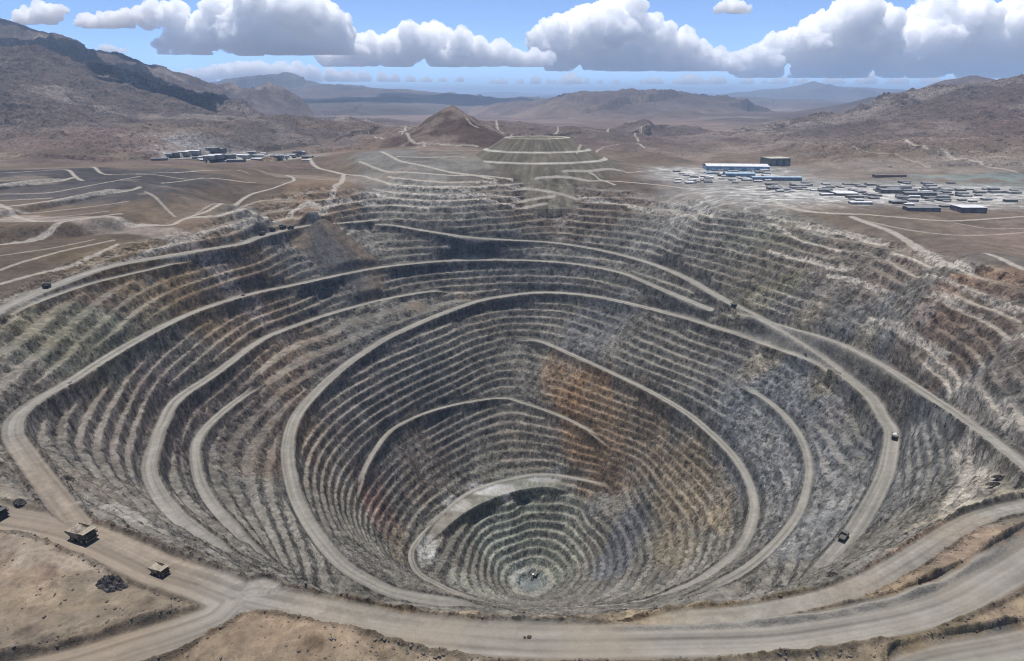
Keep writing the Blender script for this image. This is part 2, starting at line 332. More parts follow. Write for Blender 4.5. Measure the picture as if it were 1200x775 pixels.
BENCH = 12.2
def _rock_cells(x, y, zb, n2, n3):
    # cells measured along the wall and up it, so that steep faces are not smeared
    t = np.arctan2(x - 10, y - 968) * 420.0 + 3 * n3; u = zb * 1.25 + .25 * np.hypot(x - 10, y - 968) + 3 * n2
    return voro(t, u, 9.0, 1) + .6 * voro(t, u, 4.0, 2)
TAL = on_ground(392, 286, -55)
def height(x, y):
    """final ground level and what lies there: returns z and a dict of masks"""
    inz = (x > GX0) & (x < GX1) & (y > GY0) & (y < GY1)
    edge = np.minimum(np.minimum(x - GX0, GX1 - x), GY1 - y)
    wz = sstep(0, 900, edge)
    far = 46 - 60 * sstep(3500, 14000, y) + 10 * fbm(x, y, 2500, 3, 5) * sstep(2200, 5000, np.hypot(x, y))
    zb = far * (1 - wz) + wz * bil(Z0, x, y)
    sl = bil(SL0, x, y) * wz
    dump = np.exp(-(((x + 170) / 330) ** 4 + ((y - 1880) / 235) ** 4))
    talus = np.exp(-(((x - TAL[0]) / 95) ** 4 + ((y - TAL[1]) / 60) ** 4))
    pit = sstep(.20, .38, sl) * (1 - sstep(.2, .6, dump)) * (1 - .85 * sstep(.3, .7, talus))
    M = dict(pit=pit, sl=sl)
    nearg = 1 - sstep(420, 620, y)
    # terraces
    near = y < 2600
    z = zb.copy()
    n1 = np.zeros_like(z); n2 = np.zeros_like(z)
    xn, yn = x[near], y[near]
    n1[near] = fbm(xn, yn, 210, 3, 1); n2[near] = fbm(xn, yn, 26, 3, 2)
    n3 = np.zeros_like(z); n3[near] = fbm(xn, yn, 8.5, 4, 3, .62)
    lost = np.zeros_like(z)                                # places where the benches have crumbled
    lost[near] = fbm(xn, yn, 160, 2, 9)
    lost = sstep(.10, .5, lost + .42 * np.exp(-(((x - 400) / 170) ** 2 + ((y - 860) / 240) ** 2)) + .25 * np.exp(-(((x - 520) / 120) ** 2 + ((y - 820) / 160) ** 2)))
    rug = .7 + .8 * np.exp(-(((x - 420) / 220) ** 2 + ((y - 880) / 260) ** 2)) + .5 * np.exp(-(((x - 20) / 170) ** 2 + ((y - 960) / 170) ** 2))
    zw = zb + 3.5 * n1 + rug * (2.0 * n2 + 1.25 * n3)
    k = np.floor(zw / BENCH); f = zw / BENCH - k
    hk = (np.sin(k * 12.9898) * 43758.5453) % 1.0
    a = .50 - .18 * hk + .25 * n1 + .10 * n2
    pr = np.where(f < a, .07 * f / a, .07 + .93 * sstep(0, 1, (f - a) / (1 - a)))
    zt = (k + pr) * BENCH - 3.5 * n1
    rubble = rug * (1.4 * n2 + 1.2 * n3)
    face = np.clip((f - a) / (1 - a), 0, 1) * (f > a)
    M['face'] = np.sin(np.pi * np.clip(face, 0, 1)) * pit
    mixv = pit * (1 - .72 * lost)
    z = zb + mixv * (zt - zb) + pit * (.35 + .9 * lost) * rubble + (1 - pit) * (.3 * n2 + .25 * n3 + .5 * nearg * fbm(x, y, 5.5, 3, 13) - .9 * nearg * np.maximum(0, ridged(x, y, 26, 3, 14) - .75))
    blk = np.zeros_like(z); pw = near & (pit > .05)
    if pw.any(): blk[pw] = _rock_cells(x[pw], y[pw], zb[pw], n2[pw], n3[pw])
    M['blk'] = blk
    z = z + pit * blk * (1.5 + 1.3 * lost) * np.where(f > a, 1.0, .42)
    M['lost'] = lost; M['n1'] = n1; M['n2'] = n2; M['n3'] = n3; M['rug'] = rug
    M['terr'] = mixv
    # dark waste terraces on the left plain
    for pts, hh, run in STEPS:
        m = (x < 0) & (y > 700) & (y < 2600)
        if not m.any(): continue
        xs, ys = x[m], y[m]
        yl = np.interp(xs, pts[:, 0], pts[:, 1]); sl_ = np.gradient(pts[:, 1]).mean() / max(1, np.gradient(pts[:, 0]).mean())
        dd = (ys - yl + 3 * n2[m] * 2) / math.sqrt(1 + sl_ ** 2)
        z[m] += hh * sstep(-run, 0, dd) ** .8 * (1 - sstep(450, 900, dd)) * (1 - sstep(pts[-1, 0] - 40, pts[-1, 0] + 50, xs))
    # the mesa
    ex = (x - MESA[0]) * .87; ey = y - MESA[1]; r = np.hypot(ex, ey) + 3 * n1
    zm = np.interp(r, [0, 70, 76, 116, 124, 153, 161, 290], [129, 131, 131, 101, 100, 79, 77.5, -14])
    zm = zm + np.where(r < 70, 1.5 * n2, .5 * n2)
    mm = (zm > z) & (r < 288); M['mesa'] = mm * 1.0; M['mesar'] = mm * np.clip(sstep(112, 115, r) * (1 - sstep(123, 126, r)) + sstep(150, 153, r) * (1 - sstep(161, 164, r)) + .8 * sstep(58, 66, r) * (1 - sstep(74, 78, r)), 0, 1)
    M['mesaa'] = np.arctan2(ey, ex)
    z = np.where(mm, zm, z)
    # the cone hill
    r = np.hypot((x - CONE[0]) * .92, y - CONE[1]); w = r + 16 * fbm(x, y, 110, 4, 21)
    zc = CONE[2] + 1 - 118 * np.clip(w / 185, 0, 3) ** .95 + 5 * ridged(x, y, 90, 4, 22) * np.clip(w / 60, 0, 1)
    mm = (zc > z) & (r < 330); M["cone"] = mm * 1.0
    z = np.where(mm, zc, z)
    M['er'] = np.zeros_like(z)
    z2, M['mtn'] = mountains(x, y, z, M['er'])
    mm_ = M['mtn'] * (y < 5200) * (y > 1900) * (.3 + .7 * sstep(500, 900, np.abs(x - 150)))
    z = z2 + mm_ * (11 * ridged(x, y, 150, 5, 95, .6) - 4)
    # haul roads cut in
    io = inR(x, y)
    q = np.full_like(z, 9.0); v = np.zeros_like(z); s = np.zeros_like(z); hw = np.full_like(z, 25.0); rid = np.full(z.shape, -1)
    xi, yi = x[io], y[io]
    q[io] = rb(R_q, xi, yi); v[io] = rb(R_v, xi, yi); s[io] = rn(R_s, xi, yi); hw[io] = rn(R_hw, xi, yi); rid[io] = rn(R_id, xi, yi); fade = np.ones_like(z); fade[io] = rn(R_f, xi, yi)
    zr = z.copy(); zr[io] = rb(R_z, xi, yi)
    over = (q - 1) * hw                                   # metres outside the road's edge
    cut = (1 - sstep(.5, 6.5, over + 1.6 * n2)) * np.clip(fade * 1.6, 0, 1)
    drop = z < zr                                         # outer side: crest, windrow
    berm = (1.6 + 1.0 * (1 - sstep(600, 750, y))) * np.exp(-((over - 1.2) / 1.4) ** 2) * (1 + .8 * n3) * sstep(-3, 3, over)
    isb = np.isin(rid, [i for i, n in enumerate(ROADIDS) if n == 'bench_west'])
    side = sstep(.4, 2.5, over) * (1 - sstep(10, 18, over)) * pit
    z = z + cut * (zr - z) + side * cut * rug * (1.6 * n3 + 1.6 * n2) + np.where(isb, .2, 1) * berm * (q < 4)
    M.update(fade=fade, q=q, v=v, s=s, over=over, rid=rid, hw=hw)
    tq = np.full_like(z, 9.0); tk = np.zeros_like(z)
    tq[io] = rb(T_q, xi, yi); tk[io] = rn(T_k, xi, yi)
    M['tq'] = tq; M['tk'] = tk
    # mounds and banks of spoil beside the rim roads
    for (px, py, rad, hh) in MOUNDS:
        c = at_z(px, py, 1)
        d = np.hypot(x - c[0], y - c[1]) / rad + .35 * n2
        z = z + hh * np.exp(-d * d * 2) * (q > 1.05)
    for kb, (pts, wdt, hh) in enumerate(BANKS):
        ln = [at_z(px, py, 1)[:2] for px, py in pts]
        d = np.full_like(z, 1e9)
        nearm = (np.hypot(x, y) < 700)
        for a_, b_ in zip(ln[:-1], ln[1:]):
            ab = b_ - a_; t = np.clip(((x[nearm] - a_[0]) * ab[0] + (y[nearm] - a_[1]) * ab[1]) / (ab @ ab), 0, 1)
            d[nearm] = np.minimum(d[nearm], np.hypot(x[nearm] - a_[0] - t * ab[0], y[nearm] - a_[1] - t * ab[1]))
        z = z + hh * np.exp(-(d / wdt) ** 2) * (1 + .9 * n2) * (sstep(.8, 1.1, q) if kb != 2 else sstep(.45, .75, q))
    return z, M
STEPS = [(np.array([at_z(px, py, zt)[:2] for px, py in pl]), hh, run) for pl, zt, hh, run in (([(-420,288),(-200,276),(-60,265),(0,262),(75,258),(141,252),(165,249)],54,23,34),([(-300,275),(-80,252),(0,244),(75,233),(164,220)],66,10,16),([(-200,240),(0,220),(86,209)],76,9,14))]
# (x, y, radius, height) heaps and (line, half width, height) banks near the viewpoint
MOUNDS = [(20,640,22,4),(45,652,14,3),(300,764,40,7),(380,768,36,4),(430,772,30,4),(1110,690,20,3),(1170,640,22,4),(1080,692,16,3),(1020,755,26,2.5),(1150,735,30,3),(900,768,30,2)]
BANKS = [([(400,710),(500,724),(600,733),(735,729),(780,731)],2.6,2.6),([(560,775),(480,764),(400,752),(340,738),(310,727)],3.2,2.4),
 ([(720,738),(800,738),(880,734),(960,725),(1040,708),(1100,690),(1150,660),(1200,625)],3.0,3.2),
 ([(700,722),(800,716),(860,711),(917,703),(968,688),(1035,662),(1085,628),(1135,594),(1169,582),(1230,575)],3.2,3.0),
 ([(0,772),(60,752),(120,742),(180,727),(200,718)],4.2,3.6),([(0,596),(60,604),(111,614),(201,647),(268,678),(335,692),(400,706)],2.6,2.4),
 ([(70,632),(120,652),(170,672),(240,694)],3.5,1.8),([(60,670),(110,655),(140,650)],5,2.2),([(0,688),(60,690),(110,680)],4,1.5),
 ([(880,775),(960,764),(1060,762),(1140,748),(1200,738)],3.5,1.8)]

def hit_built(px, py):
    d = ray(px, py); t = np.arange(900, 3900, 5.0); x, y = d[0] * t, d[1] * t
    m = CAM_H + d[2] * t - height(x, y)[0] < 0
    k = int(np.argmax(m)) if m.any() else len(t) - 1
    return np.array([x[k], y[k], CAM_H + d[2] * t[k]])
for w, pts, st in TRACK:
    ln = catmull(np.array([hit_built(*q) if q[1] < 262 else hit(*q) for q in pts]), 12)
    def put(J, I, d, sg, t, s, z, w=w, st=st):
        q = (d / w).astype(np.float32); m = q < T_q[J, I]
        T_q[J, I][m] = q[m]; T_k[J, I][m] = st
    raster(ln, w, w * 3 + 4, put)
print('tracks', round(time.time() - T0, 1))

# ------------------------------------------------------------------ colours of rock and dust (albedo), with some far haze and cloud shadow painted in
C = lambda *a: np.array(a, np.float32)
GREY, DARK, DUST, PALE = C(.136,.127,.112), C(.056,.049,.046), C(.38,.355,.315), C(.43,.42,.40)
BROWN, PINK, RUST, OLIVE, TAN = C(.165,.122,.088), C(.225,.165,.135), C(.25,.150,.075), C(.165,.168,.130), C(.34,.27,.195)
UMBER, VIOLET, BLUEGREY, RED = C(.105,.080,.060), C(.160,.112,.100), C(.150,.158,.172), C(.20,.115,.095)
# (x, y, level or None, reach across, reach along, turn, colour, strength)
ZONES = [
 (120,320,5,330,330,0,BROWN,.9),(30,330,14,140,140,0,UMBER,.75),(60,290,20,200,160,0,UMBER,.6),(170,330,0,120,90,0,C(.16,.115,.065),.7),(40,375,5,60,60,0,C(.19,.13,.07),.8),
 (70,390,0,60,150,0,OLIVE,.6),(150,400,-30,60,140,0,OLIVE,.35),(20,470,-8,70,90,0,C(.17,.15,.13),.8),(30,540,0,60,60,0,C(.19,.165,.14),.8),
 (60,230,40,420,120,0,DARK,.9),(100,240,40,220,120,0,C(.085,.076,.076),.95),(250,225,40,260,120,0,UMBER,.85),(110,226,44,330,150,0,C(.070,.064,.064),.9),(320,200,46,160,200,0,UMBER,.5),(60,274,42,420,26,0,C(.30,.25,.215),.85),
 (210,200,46,500,90,0,VIOLET,.6),(100,190,46,600,160,0,VIOLET,.6),(290,186,50,330,110,0,C(.24,.235,.235),.75),(240,188,50,140,50,0,C(.30,.29,.29),.6),(230,194,46,70,30,0,DARK,.8),
 (380,215,40,90,220,0,C(.19,.13,.085),.8),(330,245,34,60,90,0,C(.17,.115,.07),.7),(370,290,-45,110,60,0,C(.115,.110,.108),.9),(350,300,-60,140,50,0,C(.125,.118,.112),.8),(340,275,-20,40,40,0,C(.21,.165,.12),.8),
 (500,200,60,210,210,0,C(.185,.178,.162),.92),(450,180,100,110,110,0,C(.185,.178,.165),.85),(540,178,105,130,140,0,C(.22,.185,.155),.5),
 (720,225,40,330,110,0,C(.125,.095,.072),.85),(640,215,42,260,60,0,C(.10,.082,.066),.7),(760,205,44,200,110,0,C(.15,.112,.085),.8),(850,262,20,140,60,0,C(.12,.108,.088),.7),
 (900,290,-15,110,80,0,C(.13,.115,.088),.7),(890,270,10,80,40,0,OLIVE,.5),(1000,290,5,240,70,0,C(.155,.125,.098),.8),(1100,330,10,130,130,0,C(.13,.115,.10),.85),(1120,290,28,150,70,0,C(.19,.148,.12),.7),(1180,275,32,120,90,0,C(.22,.165,.135),.7),
 (1100,370,-15,150,40,-.35,C(.24,.155,.105),.8),(1160,395,-10,90,30,-.4,C(.23,.155,.11),.7),(1180,440,-20,90,90,0,C(.12,.092,.075),.7),(1120,400,-35,100,60,0,C(.10,.085,.072),.6),
 (960,340,-60,120,60,0,C(.15,.14,.122),.4),(900,345,-75,60,26,-.5,C(.15,.145,.085),.7),(1010,400,-85,60,50,0,C(.165,.145,.11),.6),(1000,420,-110,40,40,0,C(.23,.205,.155),.6),
 (930,480,-200,120,140,0,BLUEGREY,.75),(1000,560,-190,90,120,0,C(.17,.175,.18),.7),(880,420,-170,120,80,0,BLUEGREY,.35),(1090,540,-60,70,80,0,C(.20,.20,.19),.6),(960,620,-200,60,70,0,C(.18,.185,.19),.7),
 (1150,590,-8,40,40,0,C(.33,.29,.225),.8),(1160,560,-20,36,36,0,C(.30,.27,.22),.6),
 (660,440,-285,34,70,.45,RUST,.6),(690,480,-330,46,80,.45,RUST,.7),(740,520,-355,55,90,.4,C(.19,.14,.095),.6),(920,398,-114,70,34,0,C(.27,.235,.185),.8),(870,370,-110,50,24,0,C(.26,.235,.19),.7),(985,425,-120,40,40,0,C(.27,.24,.18),.7),(1030,470,-110,40,60,0,C(.22,.205,.17),.5),(800,560,-350,44,70,0,C(.195,.15,.10),.6),(830,590,-330,34,70,0,C(.205,.16,.11),.6),(845,610,-320,14,44,0,C(.27,.22,.15),.6),(790,640,-365,30,60,0,C(.195,.16,.105),.6),(700,540,-400,50,60,.4,C(.19,.135,.09),.7),
 (620,520,-385,60,50,0,C(.16,.135,.115),.5),(560,340,-170,60,30,0,C(.175,.145,.105),.6),(560,372,-200,50,26,0,C(.155,.13,.10),.5),
 (435,570,-360,26,50,0,RED,.5),(450,610,-385,30,40,0,RED,.45),(480,560,-385,40,40,0,C(.17,.13,.105),.6),(500,525,-360,50,60,0,C(.14,.115,.10),.6),(465,640,-420,26,40,0,C(.20,.165,.12),.6),(520,700,-440,50,26,0,C(.20,.17,.125),.6),
 (620,640,-510,95,100,0,C(.185,.195,.165),.95),(570,620,-480,34,50,0,C(.13,.14,.115),.8),(590,655,-530,40,40,0,C(.235,.25,.225),.9),(660,610,-490,50,40,0,C(.15,.15,.13),.6),
 (715,660,-470,36,42,0,C(.125,.13,.145),.95),(735,620,-440,36,44,0,C(.085,.088,.098),.9),(700,590,-445,30,30,0,C(.115,.118,.12),.7),(720,690,-470,22,20,0,C(.2,.205,.21),.6),
 (560,690,-480,50,36,0,C(.235,.24,.205),.7),(500,640,-436,18,40,0,C(.36,.36,.35),.9),(575,572,-432,40,18,0,C(.44,.44,.45),.95),(535,590,-436,24,20,0,C(.40,.40,.39),.9),(640,560,-434,30,14,0,C(.32,.325,.33),.8),
 (622,683,-556,16,14,0,C(.22,.26,.31),1.),(622,683,-550,34,34,0,C(.22,.24,.24),.8),
 (250,480,-130,80,160,0,C(.115,.105,.102),.6),(420,470,-230,80,120,0,C(.105,.100,.104),.6),(480,420,-200,120,60,0,C(.10,.098,.102),.5),(600,320,-130,200,50,0,C(.12,.120,.124),.5),(700,380,-200,80,60,0,C(.115,.118,.128),.6),(160,520,-95,36,90,0,C(.20,.165,.15),.5),(200,470,-110,40,60,0,C(.17,.135,.128),.5),
 (100,690,3,90,60,0,C(.170,.136,.105),.9),(60,740,3,80,40,0,C(.165,.138,.112),.8),(40,660,4,50,50,0,C(.195,.148,.112),.8),(330,768,4,100,30,0,C(.265,.195,.135),.95),(450,775,2,80,26,0,C(.30,.235,.165),.9),(280,772,4,50,26,0,C(.27,.19,.13),.7),
 (600,724,-2,260,14,0,C(.29,.225,.15),.85),(900,715,-4,120,12,.2,C(.30,.235,.15),.8),(1000,775,0,160,30,0,C(.30,.235,.155),.9),(1150,735,3,60,30,0,C(.29,.225,.14),.9),
 (1100,675,0,40,40,.7,C(.33,.245,.185),.9),(1150,640,1,36,50,.7,C(.31,.225,.165),.9),(1060,690,0,36,14,.3,C(.30,.215,.13),.8),
 (190,590,-80,60,50,0,C(.20,.18,.155),.5),(250,680,-40,80,30,0,C(.22,.19,.16),.6),(90,590,-30,40,40,0,C(.23,.215,.19),.5),(30,575,-2,50,30,0,C(.20,.185,.165),.6),
 (0,650,3,60,30,0,C(.24,.18,.135),.8),
]
ZW = []
for px, py, lv, ra, rl, tn, col, st in ZONES:
    c = on_ground(px, py, lv)
    ZW.append((c[0], c[1], ra, rl, tn, col, st))
FARZ = [  # plain and far hills: (x, y, distance, half width, half depth, colour, strength)
 (980,146,4600,420,700,C(.085,.070,.068),.9),(930,142,5200,300,500,C(.085,.070,.068),.8),(500,150,2300,260,260,C(.15,.105,.085),.9),(430,150,2800,260,330,C(.27,.18,.12),.85),(400,165,2500,220,300,C(.24,.165,.115),.8),  # darkest tint here: cloud shadow painted onto the distant right-hand hills
 (330,160,2500,330,250,C(.125,.105,.095),.8),(60,150,2700,700,500,C(.125,.098,.09),.8),(30,80,3300,300,500,C(.085,.072,.075),.8),(60,50,5600,2600,1500,C(.115,.098,.115),.85),(200,110,6300,1800,1700,C(.12,.10,.115),.7),(1130,150,2800,520,600,C(.185,.118,.085),.85),(1150,110,6000,1500,1500,C(.25,.17,.13),.85),  # violet tints: blue of haze and cloud shadow painted into the far left mountain
 (930,172,2800,170,160,C(.125,.105,.10),.8),(980,175,2550,180,120,C(.11,.092,.085),.7),(900,185,2300,500,90,C(.26,.215,.185),.7),(1050,210,1900,500,120,C(.255,.225,.20),.6),(1000,230,1550,480,180,C(.225,.22,.21),.85),(860,205,1800,220,220,C(.23,.225,.215),.8),(1160,215,1750,220,60,C(.20,.235,.225),.8),(1180,228,1600,200,60,C(.19,.225,.215),.6),(1080,186,2300,420,120,C(.20,.145,.12),.6),
 (700,150,3200,500,500,C(.19,.135,.115),.6),(800,160,3600,700,700,C(.235,.175,.145),.6),(640,150,2700,220,200,C(.16,.12,.105),.7),(770,115,8000,1300,1800,C(.20,.15,.13),.5),
]
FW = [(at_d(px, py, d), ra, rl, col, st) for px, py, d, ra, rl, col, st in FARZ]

YARD = [(on_ground(850,205,40), 190, 150), (on_ground(1010,228,35), 330, 170), (on_ground(1120,226,36), 160, 110), (on_ground(285,191,50), 230, 50)]
def rot_gauss(x, y, cx, cy, ra, rl, tn):
    dx, dy = x - cx, y - cy
    if tn: dx, dy = dx * math.cos(tn) + dy * math.sin(tn), -dx * math.sin(tn) + dy * math.cos(tn)
    return np.exp(-((dx / ra) ** 2 + (dy / rl) ** 2))

def mixc(c, col, w):
    return c + w[..., None] * (col - c)

def colours(x, y, z, M, nz, fine):
    sh = x.shape
    d = np.hypot(x, y)
    c = np.empty(sh + (3,), np.float32)
    n_big = fbm(x, y, 420, 4, 31); n_mid = fbm(x, y, 60, 4, 33)
    far = sstep(1800, 3200, y)
    plain = PINK + (VIOLET - PINK) * sstep(-.3, .35, fbm(x, y, 900, 4, 35))[..., None]
    c[:] = GREY
    c = mixc(c, BROWN, (1 - M['pit']) * .8)
    c = mixc(c, plain, far)
    c = mixc(c, C(.115,.092,.088), far * sstep(.0, .4, fbm(x, y, 1500, 4, 36)) * .5)
    wob = .45 * n_mid + .35 * n_big
    for cx, cy, ra, rl, tn, col, st in ZW:
        m = (abs(x - cx) < 2.4 * max(ra, rl)) & (abs(y - cy) < 2.4 * max(ra, rl))
        if m.any():
            g = rot_gauss(x[m], y[m], cx, cy, ra, rl, tn) + wob[m] * .55 * 1.0
            w = sstep(.28, .62, g) * st
            cm = c[m]; c[m] = cm + w[:, None] * (col - cm)
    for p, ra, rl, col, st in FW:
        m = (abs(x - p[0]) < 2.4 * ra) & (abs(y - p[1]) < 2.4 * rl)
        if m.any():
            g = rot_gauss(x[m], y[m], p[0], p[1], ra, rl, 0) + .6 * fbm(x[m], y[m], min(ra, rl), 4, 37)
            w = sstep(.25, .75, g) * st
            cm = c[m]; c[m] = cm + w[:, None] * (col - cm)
    c = mixc(c, C(.155,.138,.105) * (1 + .5 * pn(M['mesaa'] * 14, z / 120, 91) + .3 * pn(M['mesaa'] * 40, z / 60, 92))[..., None], M['mesa'] * .95)
    c = mixc(c, C(.44,.42,.38), M['mesar'] * .9)
    c = mixc(c, C(.092,.062,.048), M['cone'] * .92)
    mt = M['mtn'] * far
    pl = 1 - M['pit']
    c = c * (1 + pl * (.30 * fbm(x, y, 190, 5, 81, .6) + .22 * fbm(x * .5, y * 1.6, 60, 4, 82, .6)))[..., None]
    c = mixc(c, C(.30,.245,.205), pl * sstep(.28, .5, fbm(x * .6, y * 1.5, 240, 5, 83, .6)) * .5 * sstep(900, 1500, np.hypot(x, y)))
    for p, ra, rl in YARD:
        g = np.exp(-(((x - p[0]) / ra) ** 4 + ((y - p[1]) / rl) ** 4))
        c = mixc(c, C(.42,.41,.395), g * .97)
        n_ = pn(x / 34, y / 20, 84) + .5 * pn(x / 12, y / 8, 85)
        c = mixc(c, C(.72,.71,.69), g * sstep(.18, .30, n_) * .8); c = mixc(c, C(.09,.09,.09), g * sstep(-.16, -.30, n_) * .8)
    er = M['er']
    c = c * (1 + mt * (.45 * fbm(x, y, 150, 5, 86, .65) - .33))[..., None]
    c = mixc(c, C(.105,.085,.080), mt * sstep(.25, .8, er + .5 * fbm(x, y, 500, 3, 53)) * .75)
    c = mixc(c, C(.30,.245,.215), mt * sstep(.0, -.8, er + .5 * fbm(x, y, 800, 3, 54)) * .35)
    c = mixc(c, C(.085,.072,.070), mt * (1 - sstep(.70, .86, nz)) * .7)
    pale = sstep(.62, .95, ridged(x, y, 170, 5, 51)) * sstep(-.1, .3, fbm(x, y, 500, 3, 52)) * mt * (y < 6000)
    c = mixc(c, C(.38,.33,.30), pale * .38)
    if not fine: c = c * (1 + .55 * sstep(4500, 8000, y) * fbm(x, y, 1700, 5, 98, .6))[..., None]
    if fine:
        k = M['pit'][..., None]
        strat = fbm(x * .9 + 30 * M['n1'], y * .9, 17, 3, 55)
        patch = fbm(x, y, 38, 3, 56)
        spk = pn(x / 2.3, y / 2.3, 57)
        hb = np.floor((z + 3.5 * M['n1'] + 3) / BENCH); tone = (np.sin(hb * 78.233 + 1.7) * 43758.5) % 1.0
        c = c * (1 + k * (.16 * strat + .34 * patch + .55 * M['blk'] + .22 * (tone - .5))[..., None])
        c = c * (1 + (1 - k) * (.22 * strat + .22 * patch + .14 * spk)[..., None])
        ng = (1 - sstep(430, 640, y)) * (1 - M['pit'])
        c = c * (1 + ng * (.42 * fbm(x, y, 14, 5, 71, .62) + .26 * fbm(x * .35 + y * .2, y, 9, 3, 72)))[..., None]
        c = mixc(c, C(.40,.335,.25), ng * sstep(.42, .8, ridged(x, y, 30, 4, 73)) * .28)
        # dust lies on whatever is level
        lev = sstep(.80, .965, nz) * M['pit'] * (1 - M['mesa']) * (1 - M['mtn'])
        amt = .18 + .62 * sstep(-.2, .5, fbm(x, y, 130, 3, 58) + .5 * (tone - .5)) + .10 * spk
        amt = amt * (.60 + .62 * sstep(-.30, .30, fbm(x, y, 13, 3, 87, .6)))
        c = mixc(c, DUST * .64 + .25 * c, np.clip(lev * amt, 0, .85))
        bl = M['lost'] * M['pit'] * sstep(.0, .4, patch + .5 * spk)
        c = mixc(c, PALE * .8, bl * .15)
        # spill of pale fines down some faces
        sp = sstep(.25, .6, fbm(x, y, 45, 3, 59)) * M['pit'] * .35
        c = mixc(c, C(.27,.255,.23), sp)
    else:
        c = c * (1 + .22 * fbm(x, y, 90, 4, 61) + .12 * fbm(x, y, 30, 2, 62))[..., None]
    # tracks and haul roads
    tw = (1 - sstep(.55, 1.25, M['tq'] + .35 * pn(x / 9, y / 9, 63))) * M['tk']
    c = mixc(c, C(.44,.40,.35), np.clip(tw, 0, 1) * .85)
    q, v, s, hw = M['q'], M['v'], M['s'], M['hw']
    rn_ = pn(x / 11, y / 11, 64)
    rw = (1 - sstep(.80, 1.12, q + .16 * rn_ + .22 * fbm(x, y, 16, 3, 74))) * (.93 - .25 * np.clip(fbm(x, y, 40, 3, 75), 0, 1))
    vv = v + 1.4 * pn(s / 70, v * 0, 65)
    lane = pn(vv / 1.9, s / 260, 66) * .8 + pn(vv / 4.6, s / 160, 67) * 1.1
    rc = C(.300,.284,.256) * (1 + .42 * lane + .16 * fbm(x, y, 24, 3, 68))[..., None]
    near = (1 - sstep(560, 700, y)) * (1 - sstep(6, 22, np.abs(z)))
    warm = sstep(-.1, .35, fbm(x, y, 70, 2, 69)) * near
    rc = mixc(rc, C(.355,.30,.238), warm * .55)
    rw = rw * M['fade'] * (M['rid'] != ROADIDS.index('pit_shelf'))
    left = near * (1 - sstep(-175, -130, x))
    rc = mixc(rc, C(.285,.232,.182) * (1 + .42 * lane)[..., None], left * .8)
    ed = sstep(.72, .98, q) * .35
    rc = rc * (1 - ed)[..., None]
    c = mixc(c, rc, rw)
    bermw = np.exp(-((M['over'] - 1.5) / 1.8) ** 2) * (M['q'] < 4)
    c = c * (1 - .38 * bermw)[..., None]
    return np.clip(c * np.array([.745, .74, .72], np.float32), .012, .6)

